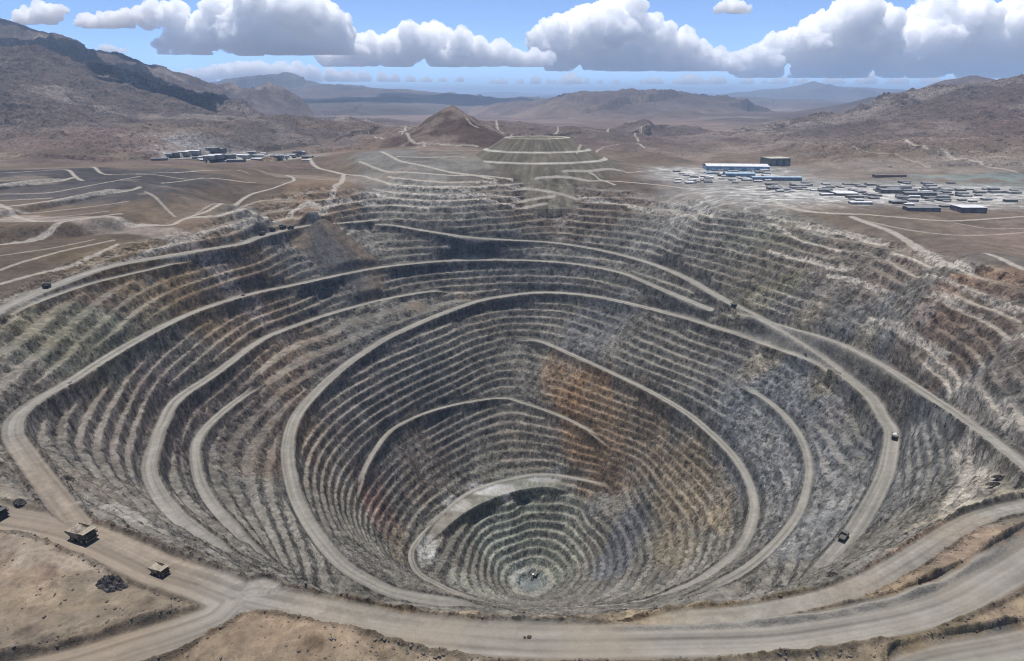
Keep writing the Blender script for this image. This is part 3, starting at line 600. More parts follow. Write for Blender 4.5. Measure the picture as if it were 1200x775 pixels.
# ------------------------------------------------------------------ materials
def ground_material():
    m = bpy.data.materials.new('rock_and_dust'); m.use_nodes = True
    nt = m.node_tree; N = nt.nodes; L = nt.links
    b = N['Principled BSDF']; b.inputs['Roughness'].default_value = .95; b.inputs['Specular IOR Level'].default_value = .12
    at = N.new('ShaderNodeAttribute'); at.attribute_name = 'tint'
    g = N.new('ShaderNodeNewGeometry')
    def noise(scale, det, rough, squash=1.0):
        n = N.new('ShaderNodeTexNoise'); n.inputs['Scale'].default_value = scale; n.inputs['Detail'].default_value = det; n.inputs['Roughness'].default_value = rough
        if squash != 1.0:
            mp = N.new('ShaderNodeMapping'); mp.inputs['Scale'].default_value = (1, 1, squash); L.new(g.outputs['Position'], mp.inputs['Vector']); L.new(mp.outputs[0], n.inputs['Vector'])
        else: L.new(g.outputs['Position'], n.inputs['Vector'])
        return n.outputs['Fac']
    def math_(op, x, y, z=None):
        m_ = N.new('ShaderNodeMath'); m_.operation = op
        for i, q in enumerate((x, y, z)):
            if q is None: continue
            if isinstance(q, (int, float)): m_.inputs[i].default_value = q
            else: L.new(q, m_.inputs[i])
        return m_.outputs[0]
    n1 = noise(.55, 6, .75); n2 = noise(.12, 8, .74); n3 = noise(.045, 4, .6, 2.6)
    sepn = N.new('ShaderNodeSeparateXYZ'); L.new(g.outputs['True Normal'], sepn.inputs[0])
    steep = N.new('ShaderNodeMapRange'); steep.inputs['From Min'].default_value = .95; steep.inputs['From Max'].default_value = .72; steep.inputs['To Min'].default_value = .45; steep.inputs['To Max'].default_value = 1
    L.new(sepn.outputs[2], steep.inputs['Value'])
    k1 = math_('MULTIPLY', math_('SUBTRACT', n1, .5), 1.3); k2 = math_('MULTIPLY', math_('SUBTRACT', n2, .5), 3.0); k3 = math_('MULTIPLY', math_('SUBTRACT', n3, .5), 1.6)
    ar = N.new('ShaderNodeAttribute'); ar.attribute_name = 'rock'
    sm = math_('MULTIPLY', math_('MULTIPLY', math_('ADD', math_('ADD', k1, k2), k3), steep.outputs['Result']), ar.outputs['Fac'])
    def cells(scale):
        v = N.new('ShaderNodeTexVoronoi'); v.feature = 'F1'; v.inputs['Scale'].default_value = scale; v.inputs['Randomness'].default_value = 1
        o_ = N.new('ShaderNodeVectorMath'); o_.operation = 'ADD'; nd = N.new('ShaderNodeTexNoise'); nd.inputs['Scale'].default_value = scale * 1.4; nd.inputs['Detail'].default_value = 3
        sc_ = N.new('ShaderNodeVectorMath'); sc_.operation = 'SCALE'; sc_.inputs['Scale'].default_value = 1.1 / scale
        L.new(g.outputs['Position'], nd.inputs['Vector']); L.new(nd.outputs['Color'], sc_.inputs[0]); L.new(g.outputs['Position'], o_.inputs[0]); L.new(sc_.outputs[0], o_.inputs[1])
        L.new(o_.outputs[0], v.inputs['Vector'])
        sp = N.new('ShaderNodeSeparateColor'); L.new(v.outputs['Color'], sp.inputs[0])
        return math_('SUBTRACT', sp.outputs[0], .5)
    cl = math_('ADD', math_('MULTIPLY', cells(.19), .75), math_('MULTIPLY', cells(.45), .6))
    sm = math_('ADD', sm, math_('MULTIPLY', math_('MULTIPLY', cl, steep.outputs['Result']), ar.outputs['Fac']))
    fac = math_('MAXIMUM', math_('ADD', sm, 1.0), .22)
    mx = N.new('ShaderNodeVectorMath'); mx.operation = 'SCALE'
    L.new(at.outputs['Color'], mx.inputs[0]); L.new(fac, mx.inputs['Scale'])
    L.new(mx.outputs[0], b.inputs['Base Color'])
    bp = N.new('ShaderNodeBump'); bp.inputs['Strength'].default_value = .6; bp.inputs['Distance'].default_value = 1.6
    L.new(math_('ADD', n1, math_('MULTIPLY', n2, 2.0)), bp.inputs['Height']); L.new(bp.outputs['Normal'], b.inputs['Normal'])
    return m
MG = ground_material()

def sheet(name, V, quads, tint, rock, smooth, **props):
    used, inv = np.unique(quads, return_inverse=True)
    me = bpy.data.meshes.new(name)
    me.vertices.add(len(used)); me.vertices.foreach_set('co', V[used].astype(np.float32).ravel())
    n = len(quads)
    me.loops.add(n * 4); me.loops.foreach_set('vertex_index', inv.astype(np.int32).ravel())
    me.polygons.add(n); me.polygons.foreach_set('loop_start', np.arange(0, n * 4, 4, dtype=np.int32))
    me.polygons.foreach_set('use_smooth', np.full(n, smooth))
    me.update(calc_edges=False)
    ak = me.attributes.new('rock', 'FLOAT', 'POINT'); ak.data.foreach_set('value', rock[used].astype(np.float32))
    at = me.attributes.new('tint', 'FLOAT_COLOR', 'POINT')
    at.data.foreach_set('color', np.c_[tint[used], np.ones(len(used))].astype(np.float32).ravel())
    me.materials.append(MG)
    o = bpy.data.objects.new(name, me); COL.objects.link(o)
    for k, v in props.items(): o[k] = v
    return o

def polar(rs, na, half=50.0):
    th = np.radians(np.linspace(-half, half, na))
    R, TH = np.meshgrid(rs, th, indexing='ij')
    return R * np.sin(TH), R * np.cos(TH)

def grid_normal_z(X, Y, Z):
    A = [np.gradient(G, axis=0) for G in (X, Y, Z)]; B = [np.gradient(G, axis=1) for G in (X, Y, Z)]
    nx = A[1] * B[2] - A[2] * B[1]; ny = A[2] * B[0] - A[0] * B[2]; nz = A[0] * B[1] - A[1] * B[0]
    return np.abs(nz) / np.sqrt(nx * nx + ny * ny + nz * nz + 1e-12)

def quad_index(nr, nc):
    i = np.arange(nr * nc).reshape(nr, nc)
    return np.stack([i[:-1, :-1], i[:-1, 1:], i[1:, 1:], i[1:, :-1]], -1).reshape(-1, 4)

LOD = globals().get('LOD', 1.0)
NC, NR = int(1750 * LOD), int(1800 * LOD)
_r = np.arange(160.0, 2001.0, 1.0)
_c = np.cumsum(1 / np.interp(_r, [160, 230, 400, 560, 900, 2000], [1.3, .50, .60, 1.0, 1.05, 1.4]))
rs = np.interp(np.linspace(_c[0], _c[-1], NR), _c, _r)
print('row spacing', rs[1] - rs[0], rs[-1] - rs[-2])
X, Y = polar(rs, NC)
Zt, M = height(X.ravel(), Y.ravel())
Zt = Zt.reshape(X.shape)
nz = grid_normal_z(X, Y, Zt).ravel()
tint = colours(X.ravel(), Y.ravel(), Zt.ravel(), M, nz, True)
rock = (.5 + .5 * M['pit']) * (1 - .6 * M['mesa']) * (1 + .2 * (1 - sstep(420, 620, Y.ravel())))
rock = rock * (1 - .62 * (1 - sstep(.85, 1.1, M['q'])))
V = np.stack([X.ravel(), Y.ravel(), Zt.ravel()], 1)
Q = quad_index(*X.shape)
qq = M['q'][Q].mean(1); rr = M['rid'][Q[:, 0]]
onroad = (qq < 1.02) & (rr >= 0)
sheet('ground', V, Q[~onroad], tint, rock, True, kind='structure')
RNAMES = dict(pit_shelf='pit_shelf', rim_road='rim_road', side_road='side_road', corner_road='side_road', rim_terrace='rim_road', bench_west='bench_path', rim_west='rim_road')
for i, nm in enumerate(ROADIDS):
    m = onroad & (rr == i)
    if m.any(): sheet(RNAMES.get(nm, 'haul_road'), V, Q[m], tint, rock, True, kind='structure')
print('pit grid', len(V), round(time.time() - T0, 1))
r0 = rs[-1]
NR2, NC2 = int(820 * LOD), int(1150 * LOD)
rs2 = np.concatenate([[r0 - 6], np.linspace(r0, 4600, int(480 * LOD)), 4600 * (85000 / 4600) ** np.linspace(0, 1, int(430 * LOD))[1:]])
X2, Y2 = polar(rs2, NC2)
Z2, M2 = height(X2.ravel(), Y2.ravel()); Z2 = Z2.reshape(X2.shape); Z2[0] -= 3
nz2 = grid_normal_z(X2, Y2, Z2).ravel()
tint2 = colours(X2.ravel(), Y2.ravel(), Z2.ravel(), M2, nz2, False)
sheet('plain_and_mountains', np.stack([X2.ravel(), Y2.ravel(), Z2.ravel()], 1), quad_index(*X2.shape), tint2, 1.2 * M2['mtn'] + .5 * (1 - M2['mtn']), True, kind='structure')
print('far grid', round(time.time() - T0, 1))

_sx = {}
def ground_z(x, y):
    """level of the built ground at one point"""
    z, _ = height(np.array([float(x)]), np.array([float(y)])); return float(z[0])
def mesh_z(x, y):
    r = math.hypot(x, y); a = math.degrees(math.atan2(x, y))
    j = (a + 50) / 100 * (NC - 1); i = float(np.interp(r, rs, np.arange(NR)))
    if r > rs[-1] - 3 : return ground_z(x, y)
    i0, j0 = int(i), int(j); u, v = i - i0, j - j0
    i0 = min(i0, NR - 2); j0 = max(0, min(j0, NC - 2))
    return float((Zt[i0, j0] * (1 - v) + Zt[i0, j0 + 1] * v) * (1 - u) + (Zt[i0 + 1, j0] * (1 - v) + Zt[i0 + 1, j0 + 1] * v) * u)
def on_surface(px, py, t0=200, t1=9000):
    """where a line of sight meets the built ground"""
    d = ray(px, py); t = np.concatenate([np.arange(t0, 2600, 2.0), np.arange(2600, t1, 12.0)])
    x, y = d[0] * t, d[1] * t
    g = np.array([mesh_z(a, b) if math.hypot(a, b) < rs[-1] - 3 else np.nan for a, b in zip(x, y)])
    m = np.isnan(g)
    if m.any(): g[m] = height(x[m], y[m])[0]
    k = int(np.argmax(CAM_H + d[2] * t < g))
    return np.array([x[k], y[k], g[k]])

# ------------------------------------------------------------------ sky, sun, air, camera
SUN_EL, SUN_AZ = math.radians(79), math.radians(-38)      # azimuth from +Y towards +X
w = bpy.data.worlds.new('World'); SC.world = w; w.use_nodes = True
nt = w.node_tree; bg = nt.nodes['Background']
sk = nt.nodes.new('ShaderNodeTexSky'); sk.sky_type = 'NISHITA'; sk.sun_disc = False
sk.sun_elevation = SUN_EL; sk.sun_rotation = SUN_AZ; sk.altitude = 4000; sk.air_density = .48; sk.dust_density = .15; sk.ozone_density = 2
nt.links.new(sk.outputs[0], bg.inputs[0]); bg.inputs[1].default_value = .14
sl = bpy.data.lights.new('sun', 'SUN'); sl.energy = 3.4; sl.angle = math.radians(.5); sl.color = (1, .955, .89)
so = bpy.data.objects.new('sun', sl); COL.objects.link(so)
sd = Vector((math.sin(SUN_AZ) * math.cos(SUN_EL), math.cos(SUN_AZ) * math.cos(SUN_EL), math.sin(SUN_EL)))
so.rotation_euler = sd.to_track_quat('Z', 'Y').to_euler()
so.location = sd * 3000
cam = bpy.data.cameras.new('camera'); cam.sensor_width = 36; cam.lens = 24; cam.clip_start = 1; cam.clip_end = 250000
co = bpy.data.objects.new('camera', cam); COL.objects.link(co); SC.camera = co
co.location = (0, 0, CAM_H); co.rotation_euler = (math.pi / 2 - PITCH, 0, 0)
HAZE = globals().get('HAZE', 4.5e-5)
def haze_box():
    top = max(float(Z2.max()), float(Zt.max()), CAM_H) + 25
    bot = min(float(Z2.min()), float(Zt.min())) - 1
    me = bpy.data.meshes.new('haze'); bm = bmesh.new()
    bmesh.ops.create_cube(bm, size=1); bm.to_mesh(me); bm.free()
    o = bpy.data.objects.new('haze', me); COL.objects.link(o)
    o.scale = (150000, 100000, top - bot); o.location = (0, 40000, (top + bot) / 2)
    o['kind'] = 'stuff'; o['label'] = 'thin blue air fading the far mountains'
    m = bpy.data.materials.new('haze'); m.use_nodes = True; n = m.node_tree.nodes; n.remove(n['Principled BSDF'])
    v = n.new('ShaderNodeVolumePrincipled'); v.inputs['Color'].default_value = (.52, .72, 1, 1); v.inputs['Density'].default_value = HAZE; v.inputs['Anisotropy'].default_value = .25
    m.node_tree.links.new(v.outputs[0], n['Material Output'].inputs['Volume'])
    me.materials.append(m)
    print('haze top', top)
    return top
HAZE_TOP = haze_box()
SC.view_settings.view_transform = 'Standard'; SC.view_settings.look = 'None'; SC.view_settings.gamma = 1; SC.view_settings.exposure = globals().get('EXPO', 0.75)
SC.view_settings.use_curve_mapping = False
SC.cycles.use_denoising = True; SC.cycles.denoising_prefilter = 'NONE'; SC.cycles.pixel_filter_type = 'BLACKMAN_HARRIS'; SC.cycles.filter_width = 1.15
SC.cycles.max_bounces = 96; SC.cycles.diffuse_bounces = 3; SC.cycles.glossy_bounces = 2; SC.cycles.volume_bounces = 96; SC.cycles.transparent_max_bounces = 24
SC.cycles.use_adaptive_sampling = True; SC.cycles.adaptive_threshold = .008

# ------------------------------------------------------------------ small mesh kit
def mat(name, col, rough=.7, metal=0.0, dusty=0.0, scale=1.5):
    m = bpy.data.materials.new(name); m.use_nodes = True; N = m.node_tree.nodes; L = m.node_tree.links
    b = N['Principled BSDF']; b.inputs['Roughness'].default_value = rough; b.inputs['Metallic'].default_value = metal
    n = N.new('ShaderNodeTexNoise'); n.inputs['Scale'].default_value = scale; n.inputs['Detail'].default_value = 5
    g = N.new('ShaderNodeTexCoord'); L.new(g.outputs['Object'], n.inputs['Vector'])
    r = N.new('ShaderNodeValToRGB')
    d = (.36, .30, .23)
    lo = [c * .72 for c in col]; hi = [c * (1 - dusty) * 1.1 + dusty * q for c, q in zip(col, d)]
    r.color_ramp.elements[0].position = .32; r.color_ramp.elements[0].color = (*lo, 1)
    r.color_ramp.elements[1].position = .66; r.color_ramp.elements[1].color = (*hi, 1)
    L.new(n.outputs['Fac'], r.inputs['Fac']); L.new(r.outputs['Color'], b.inputs['Base Color'])
    return m
M_OCHRE = mat('dusty_ochre_paint', (.15, .11, .055), .55, 0, .22, .8)
M_STEEL = mat('worn_steel', (.22, .185, .135), .6, .1, .4, .6)
M_DARK = mat('dark_frame_paint', (.030, .028, .026), .6, 0, .05)
M_TYRE = mat('tyre_rubber', (.022, .021, .020), .9, 0, .06)
M_GLASS = mat('cab_glass', (.02, .025, .03), .08)
M_LAMP = mat('lamp_lens', (.75, .74, .68), .2)
M_GRILLE = mat('radiator_grille', (.018, .018, .018), .7)
M_WHITE = mat('white_paint', (.72, .72, .70), .4, 0, .12)
M_ORE = mat('ore', (.22, .19, .15), .95, 0, .35, 1.2)
M_PALEORE = mat('pale_ore', (.55, .55, .53), .95, 0, .1, 1.2)
M_ROCK = mat('dark_broken_rock', (.060, .054, .052), .95, 0, .08, .9)

class MB:
    def __init__(s): s.bm = bmesh.new()
    def box(s, x0, x1, y0, y1, z0, z1, bev=.0):
        r = bmesh.ops.create_cube(s.bm, size=1)['verts']
        for v in r: v.co = Vector((x0 + (v.co.x + .5) * (x1 - x0), y0 + (v.co.y + .5) * (y1 - y0), z0 + (v.co.z + .5) * (z1 - z0)))
        if bev:
            es = list({e for v in r for e in v.link_edges}); bmesh.ops.bevel(s.bm, geom=es, offset=bev, segments=1, affect='EDGES')
        return s
    def prism(s, prof, y0, y1):
        a = [s.bm.verts.new((x, y0, z)) for x, z in prof]; b = [s.bm.verts.new((x, y1, z)) for x, z in prof]
        n = len(prof); s.bm.faces.new(a); s.bm.faces.new(b[::-1])
        for i in range(n): s.bm.faces.new((a[i], b[i], b[(i + 1) % n], a[(i + 1) % n]))
        return s
    def quads(s, vs, fs):
        v = [s.bm.verts.new(p) for p in vs]
        for f in fs: s.bm.faces.new([v[i] for i in f])
        return s
    def lathe(s, prof, seg, cx, cy, cz):          # about a y axis: prof = (y, r)
        rings = [[s.bm.verts.new((cx + r * math.cos(2 * math.pi * k / seg), cy + y, cz + r * math.sin(2 * math.pi * k / seg))) for k in range(seg)] for y, r in prof]
        for A, B in zip(rings[:-1], rings[1:]):
            for k in range(seg): s.bm.faces.new((A[k], A[(k + 1) % seg], B[(k + 1) % seg], B[k]))
        s.bm.faces.new(rings[0][::-1]); s.bm.faces.new(rings[-1])
        return s
    def bar(s, a, b, r=.05):
        a, b = Vector(a), Vector(b); d = (b - a); q = d.to_track_quat('Z', 'Y').to_matrix()
        vs = [a + q @ Vector((r * cx, r * cy, 0)) for cx, cy in ((1, 1), (-1, 1), (-1, -1), (1, -1))]
        vs += [v + d for v in vs]
        return s.quads(vs, [(3, 2, 1, 0), (4, 5, 6, 7), (0, 1, 5, 4), (1, 2, 6, 5), (2, 3, 7, 6), (3, 0, 4, 7)])
    def build(s, name, m, parent=None, smooth=False):
        bmesh.ops.recalc_face_normals(s.bm, faces=s.bm.faces)
        me = bpy.data.meshes.new(name); s.bm.to_mesh(me); s.bm.free(); me.materials.append(m)
        if smooth:
            for p in me.polygons: p.use_smooth = True
        o = bpy.data.objects.new(name, me); COL.objects.link(o)
        if parent: o.parent = parent
        return o

def tag(o, label=None, cat=None, group=None, kind=None):
    for k, v in (('label', label), ('category', cat), ('group', group), ('kind', kind)):
        if v: o[k] = v
    return o
def empty(name, loc=(0, 0, 0), rz=0.0):
    o = bpy.data.objects.new(name, None); COL.objects.link(o); o.location = loc; o.rotation_euler = (0, 0, rz); o.empty_display_size = .5
    return o
def copy_tree(o, parent=None):
    c = o.copy(); COL.objects.link(c)
    if parent: c.parent = parent
    for ch in list(o.children): copy_tree(ch, c)
    return c

# ------------------------------------------------------------------ haul truck
def make_truck():
    r = empty('haul_truck')
    MB().box(-6.0, 5.6, -1.5, -.75, 1.7, 2.7, .08).box(-6.0, 5.6, .75, 1.5, 1.7, 2.7, .08).box(-3.4, -1.8, -3.0, 3.0, 1.5, 2.1, .1).box(3.2, 4.4, -2.6, 2.6, 1.5, 2.1, .1).box(-1.4, 2.6, -1.2, 1.2, 1.5, 2.6, .1).build('frame', M_DARK, r)
    b = MB()      # dump body: floor, sides, headboard and the canopy over the cab
    fl = [(1.6, 2.95), (-3.6, 3.3), (-7.0, 4.5), (-7.0, 4.75), (-3.6, 3.6), (1.5, 3.3)]
    b.prism(fl, -3.55, 3.55)
    for y0, y1 in ((-3.95, -3.55), (3.55, 3.95)):
        b.prism([(1.6, 2.95), (-3.6, 3.3), (-7.0, 4.5), (-7.0, 5.3), (-3.6, 5.75), (1.6, 6.15)], y0, y1)
    b.prism([(1.6, 2.95), (2.6, 6.25), (2.3, 6.25), (1.2, 2.95)], -3.95, 3.95)
    b.prism([(2.3, 6.05), (6.4, 6.2), (6.5, 6.45), (2.3, 6.35)], -3.75, 3.75)
    for x in (-5.4, -3.9, -2.4, -.9, .6):
        for y0, y1 in ((-4.15, -3.95), (3.95, 4.15)): b.box(x - .14, x + .14, y0, y1, 3.5 if x > -4 else 4.0, 5.7)
    b.build('dump_body', M_STEEL, r)
    MB().box(4.2, 6.3, -1.7, 1.7, 2.3, 4.1, .12).box(6.3, 6.9, -3.5, 3.5, 1.55, 2.15, .1).build('engine_hood', M_OCHRE, r)
    MB().box(6.3, 6.5, -1.35, 1.35, 2.35, 3.85).build('grille', M_GRILLE, r)
    MB().box(2.9, 6.6, -3.75, -1.72, 3.85, 4.1, .05).box(2.9, 6.6, 1.72, 3.75, 3.85, 4.1, .05).box(2.9, 6.6, -1.7, 1.7, 4.12, 4.26, .05).build('deck', M_OCHRE, r)
    rl = MB()
    for y in (-3.7, 3.7):
        for x in (3.0, 4.8, 6.55): rl.bar((x, y, 4.1), (x, y, 5.1), .05)
        rl.bar((3.0, y, 5.1), (6.55, y, 5.1), .05).bar((3.0, y, 4.6), (6.55, y, 4.6), .04)
    rl.bar((6.55, -3.7, 5.1), (6.55, 3.7, 5.1), .05).bar((6.55, -3.7, 4.6), (6.55, 3.7, 4.6), .04)
    rl.build('railing', M_OCHRE, r)
    cab = MB().box(3.5, 5.6, .9, 3.0, 4.28, 5.95, .1).build('cab', M_OCHRE, r)
    MB().box(5.6, 5.63, 1.05, 2.85, 4.85, 5.75).box(3.8, 5.35, 3.0, 3.03, 4.85, 5.75).box(3.8, 5.35, .87, .9, 4.85, 5.75).build('window', M_GLASS, cab)
    MB().box(3.4, 5.3, -3.1, -1.5, 4.28, 5.2, .08).build('control_cabinet', M_OCHRE, r)
    ld = MB().bar((6.95, -2.6, .9), (6.6, -2.6, 4.1), .05).bar((6.95, -1.9, .9), (6.6, -1.9, 4.1), .05)
    for k in range(7): ld.bar((6.95 - k * .055, -2.6, 1.1 + k * .45), (6.95 - k * .055, -1.9, 1.1 + k * .45), .04)
    ld.build('ladder', M_OCHRE, r)
    MB().box(.6, 2.6, -3.3, -1.8, 1.6, 2.8, .15).build('fuel_tank', M_OCHRE, r)
    for y in (-2.9, 2.9): MB().box(6.62, 6.78, y - .3, y + .3, 2.35, 2.75, .04).build('headlight', M_LAMP, r)
    tp = [(-.62, 1.25), (-.66, 1.55), (-.5, 1.75), (.5, 1.75), (.66, 1.55), (.62, 1.25)]
    for x, y in ((3.8, -2.95), (3.8, 2.95), (-2.6, -1.75), (-2.6, 1.75), (-2.6, -3.15), (-2.6, 3.15)):
        w = empty('wheel', (x, y, 1.75)); w.parent = r
        MB().lathe(tp, 24, 0, 0, 0).build('tyre', M_TYRE, w)
        MB().lathe([(-.70, .5), (-.64, .9), (.64, .9), (.70, .5)], 16, 0, 0, 0).build('rim', M_OCHRE, w)
    return r

def heap_mesh(name, m, lx, ly, h, seed, n=28, parent=None, power=1.3):
    """a rough heap: domed, lumpy, with its own skirt"""
    bm = bmesh.new(); rg = random.Random(seed); V = []
    for i in range(n + 1):
        row = []
        for j in range(n + 1):
            u, v = i / n * 2 - 1, j / n * 2 - 1
            k = max(abs(u), abs(v)); q = math.hypot(u, v) or 1
            a, b_ = u * k / q * 1.0, v * k / q * 1.0
            rad = math.hypot(a, b_)
            lump = float(pn(a * 2.6 + seed, b_ * 2.6, 5)) * .75 + float(pn(a * 6 + seed, b_ * 6, 6)) * .45 + float(pn(a * 14 + seed, b_ * 14, 8)) * .3
            z = h * max(0.0, 1 - rad) ** (1 / power) * (1 + lump) - .15 * (rad > .97)
            row.append(bm.verts.new((a * lx * (1 + .25 * lump), b_ * ly * (1 + .25 * lump), z)))
        V.append(row)
    for i in range(n):
        for j in range(n): bm.faces.new((V[i][j], V[i + 1][j], V[i + 1][j + 1], V[i][j + 1]))
    bmesh.ops.recalc_face_normals(bm, faces=bm.faces)
    for f in bm.faces: f.smooth = name == 'ore_load'
    me = bpy.data.meshes.new(name); bm.to_mesh(me); bm.free(); me.materials.append(m)
    o = bpy.data.objects.new(name, me); COL.objects.link(o)
    if parent: o.parent = parent
    return o

def place(o, px, py, px2, py2, lift=0.0, scale=1.0, t0=200):
    """stand o where the line of sight through (px, py) meets the ground, facing (px2, py2)"""
    a = on_surface(px, py, t0); b = on_surface(px2, py2, t0)
    o.location = (a[0], a[1], mesh_z(a[0], a[1]) + lift)
    fwd = Vector((b[0] - a[0], b[1] - a[1], 0)).normalized()
    e = 4.0 * scale
    zf = mesh_z(a[0] + fwd.x * e, a[1] + fwd.y * e) - mesh_z(a[0] - fwd.x * e, a[1] - fwd.y * e)
    sdx, sdy = -fwd.y, fwd.x
    zs = mesh_z(a[0] + sdx * e * .6, a[1] + sdy * e * .6) - mesh_z(a[0] - sdx * e * .6, a[1] - sdy * e * .6)
    f = Vector((fwd.x * 2 * e, fwd.y * 2 * e, max(-3, min(3, zf)))).normalized(); s = Vector((sdx * 1.2 * e, sdy * 1.2 * e, max(-1.0, min(1.0, zs)))).normalized()
    u = f.cross(s).normalized(); s = u.cross(f)
    o.rotation_euler = Matrix((f, s, u)).transposed().to_euler()
    o.scale = (scale,) * 3
    return o

def repaint(o, swap):
    for q in [o] + list(o.children_recursive):
        if q.type == 'MESH' and q.data.materials and q.data.materials[0] in swap:
            q.material_slots[0].link = 'OBJECT'; q.material_slots[0].material = swap[q.data.materials[0]]

G_TRUCK = 'haul trucks working on the mine roads'
truck = make_truck()
tag(truck, 'big dusty tan haul truck on the left rim road, largest of the trucks', 'truck', G_TRUCK)
place(truck, 98, 633, 130, 644, scale=1.12)
def another(px, py, px2, py2, label, scale=1.0, swap=None):
    t = copy_tree(truck); tag(t, label, 'truck', G_TRUCK); place(t, px, py, px2, py2, scale=scale)
    if swap: repaint(t, swap)
    return t
def load(t, m, label, lx=4.0):
    """the ore lying in a truck's body is a thing of its own"""
    o = heap_mesh('ore_load', m, lx, 3.45, 2.5, 3, 14, None, 2.2)
    mw = t.rotation_euler.to_matrix(); s = t.scale[0]
    o.location = t.location + mw @ (Vector((-2.2, 0, 4.2)) * s); o.rotation_euler = t.rotation_euler; o.scale = t.scale
    tag(o, label, 'ore')
load(truck, M_ORE, 'tan ore heaped in the body of the biggest haul truck')
DK = {M_OCHRE: M_DARK, M_STEEL: mat('dark_steel', (.05, .05, .047), .6, .1, .12)}
DK2 = {M_OCHRE: mat('dark_olive_paint', (.10, .085, .05), .6, 0, .15), M_STEEL: M_STEEL}
another(188, 674, 220, 686, 'small dusty tan haul truck following a bigger one near the road junction', .72)
another(-3, 607, 30, 616, 'haul truck cut off by the left edge of the picture on the rim road', .9, DK)
another(988, 632, 1004, 612, 'dark haul truck climbing the grey ramp on the right pit wall', .86, DK)
t = another(1048, 514, 1044, 532, 'dark haul truck carrying white rock where the right ramp bends', .82, DK)
load(t, M_PALEORE, 'white rock heaped in the dark truck on the right ramp')
another(860, 359, 880, 367, 'dark haul truck near the fork of the two right-hand ramps', .75, DK)
another(55, 338, 75, 329, 'dark haul truck alone on the brown road at the left rim', .85, DK)
another(307, 276, 322, 271, 'dark truck standing lowest on the pale yard at the upper left rim', .95, DK)
another(331, 268, 345, 266, 'dark truck standing in the middle of the pale yard at the upper left rim', 1.05, DK)
another(341, 269, 330, 270, 'dark truck backed up to another on the pale yard at the upper left rim', .95, DK)
another(319, 271, 330, 268, 'dark truck standing at the head of the road onto the pale yard', .9, DK)

# ------------------------------------------------------------------ pickups
def make_pickup():
    r = empty('pickup')
    MB().prism([(-2.7, .55), (2.6, .55), (2.7, .8), (2.6, 1.15), (1.2, 1.25), (1.0, 1.25), (-.6, 1.25), (-2.7, 1.2)], -.95, .95).build('body', M_WHITE, r)
    cab = MB().prism([(-.7, 1.25), (1.2, 1.25), (.45, 1.85), (-.6, 1.88)], -.85, .85).build('cab', M_WHITE, r)
    MB().prism([(.56, 1.79), (1.15, 1.32), (1.18, 1.33), (.58, 1.81)], -.75, .75).box(-.45, .5, -.87, -.853, 1.35, 1.75).box(-.45, .5, .853, .87, 1.35, 1.75).build('window', M_GLASS, cab)
    MB().box(-2.55, -.85, -.8, .8, 1.19, 1.26).build('load_bed', M_DARK, r)
    for x in (-1.7, 1.65):
        for y in (-.85, .85): MB().lathe([(-.14, .25), (-.14, .40), (.14, .40), (.14, .25)], 14, x, y, .40).build('wheel', M_TYRE, r)
    for y in (-.65, .65): MB().box(2.62, 2.72, y - .2, y + .2, .82, 1.02).build('headlight', M_LAMP, r)
    return r
G_PICK = 'pickups on the mine roads'
pick = make_pickup(); tag(pick, 'small white pickup on the pale road in the bend of the outer left ramp', 'pickup', G_PICK); place(pick, 82, 449, 100, 437)
for px, py, px2, py2, lb in ((285, 347, 300, 344, 'small dark pickup high on the outer ramp of the left pit wall'), (283, 284, 300, 279, 'pickup at the road fork on the upper left rim'), (944, 418, 960, 427, 'dark pickup below the merging ramps of the right pit wall'), (391, 226, 398, 214, 'tiny pickup on the straight road climbing away behind the pale yard'), (412, 261, 425, 260, 'white pickup parked on the right end of the pale yard')):
    c = copy_tree(pick); tag(c, lb, 'pickup', G_PICK); place(c, px, py, px2, py2, scale=1.25)
    if 'dark' in lb: repaint(c, {M_WHITE: M_DARK})

# ------------------------------------------------------------------ shovel on the pit floor
def make_shovel():
    r = empty('mining_shovel')
    for y in (-2.6, 2.6): MB().prism([(-3.6, .3), (-3.0, 0), (3.0, 0), (3.6, .3), (3.8, .9), (3.2, 1.5), (-3.2, 1.5), (-3.8, .9)], y - .7, y + .7).build('crawler_track', M_DARK, r)
    MB().box(-4.8, 2.6, -2.6, 2.6, 1.7, 5.0, .2).build('machine_house', M_DARK, r)
    MB().box(-5.8, -4.8, -2.5, 2.5, 1.8, 4.2, .2).build('counterweight', M_DARK, r)
    cab = MB().box(1.2, 3.6, -2.8, -.8, 4.3, 6.6, .15).build('cab', M_WHITE, r)
    MB().box(3.6, 3.63, -2.6, -1.0, 5.0, 6.3).build('window', M_GLASS, cab)
    MB().prism([(2.0, 2.6), (2.0, 3.8), (6.8, 7.8), (9.0, 8.2), (9.2, 7.4), (7.2, 6.6)], -.6, .6).build('boom', M_DARK, r)
    MB().prism([(8.2, 8.0), (9.2, 8.4), (11.0, 3.4), (10.0, 3.0)], -.5, .5).build('stick', M_DARK, r)
    MB().prism([(9.8, 3.4), (11.6, 3.6), (12.6, 1.2), (11.2, .2), (9.4, 1.2)], -1.5, 1.5).build('bucket', M_DARK, r)
    return r
sh = make_shovel(); tag(sh, 'dark mining shovel digging on the small blue grey floor of the pit', 'excavator'); place(sh, 627, 676, 618, 684, scale=1.15, t0=700)

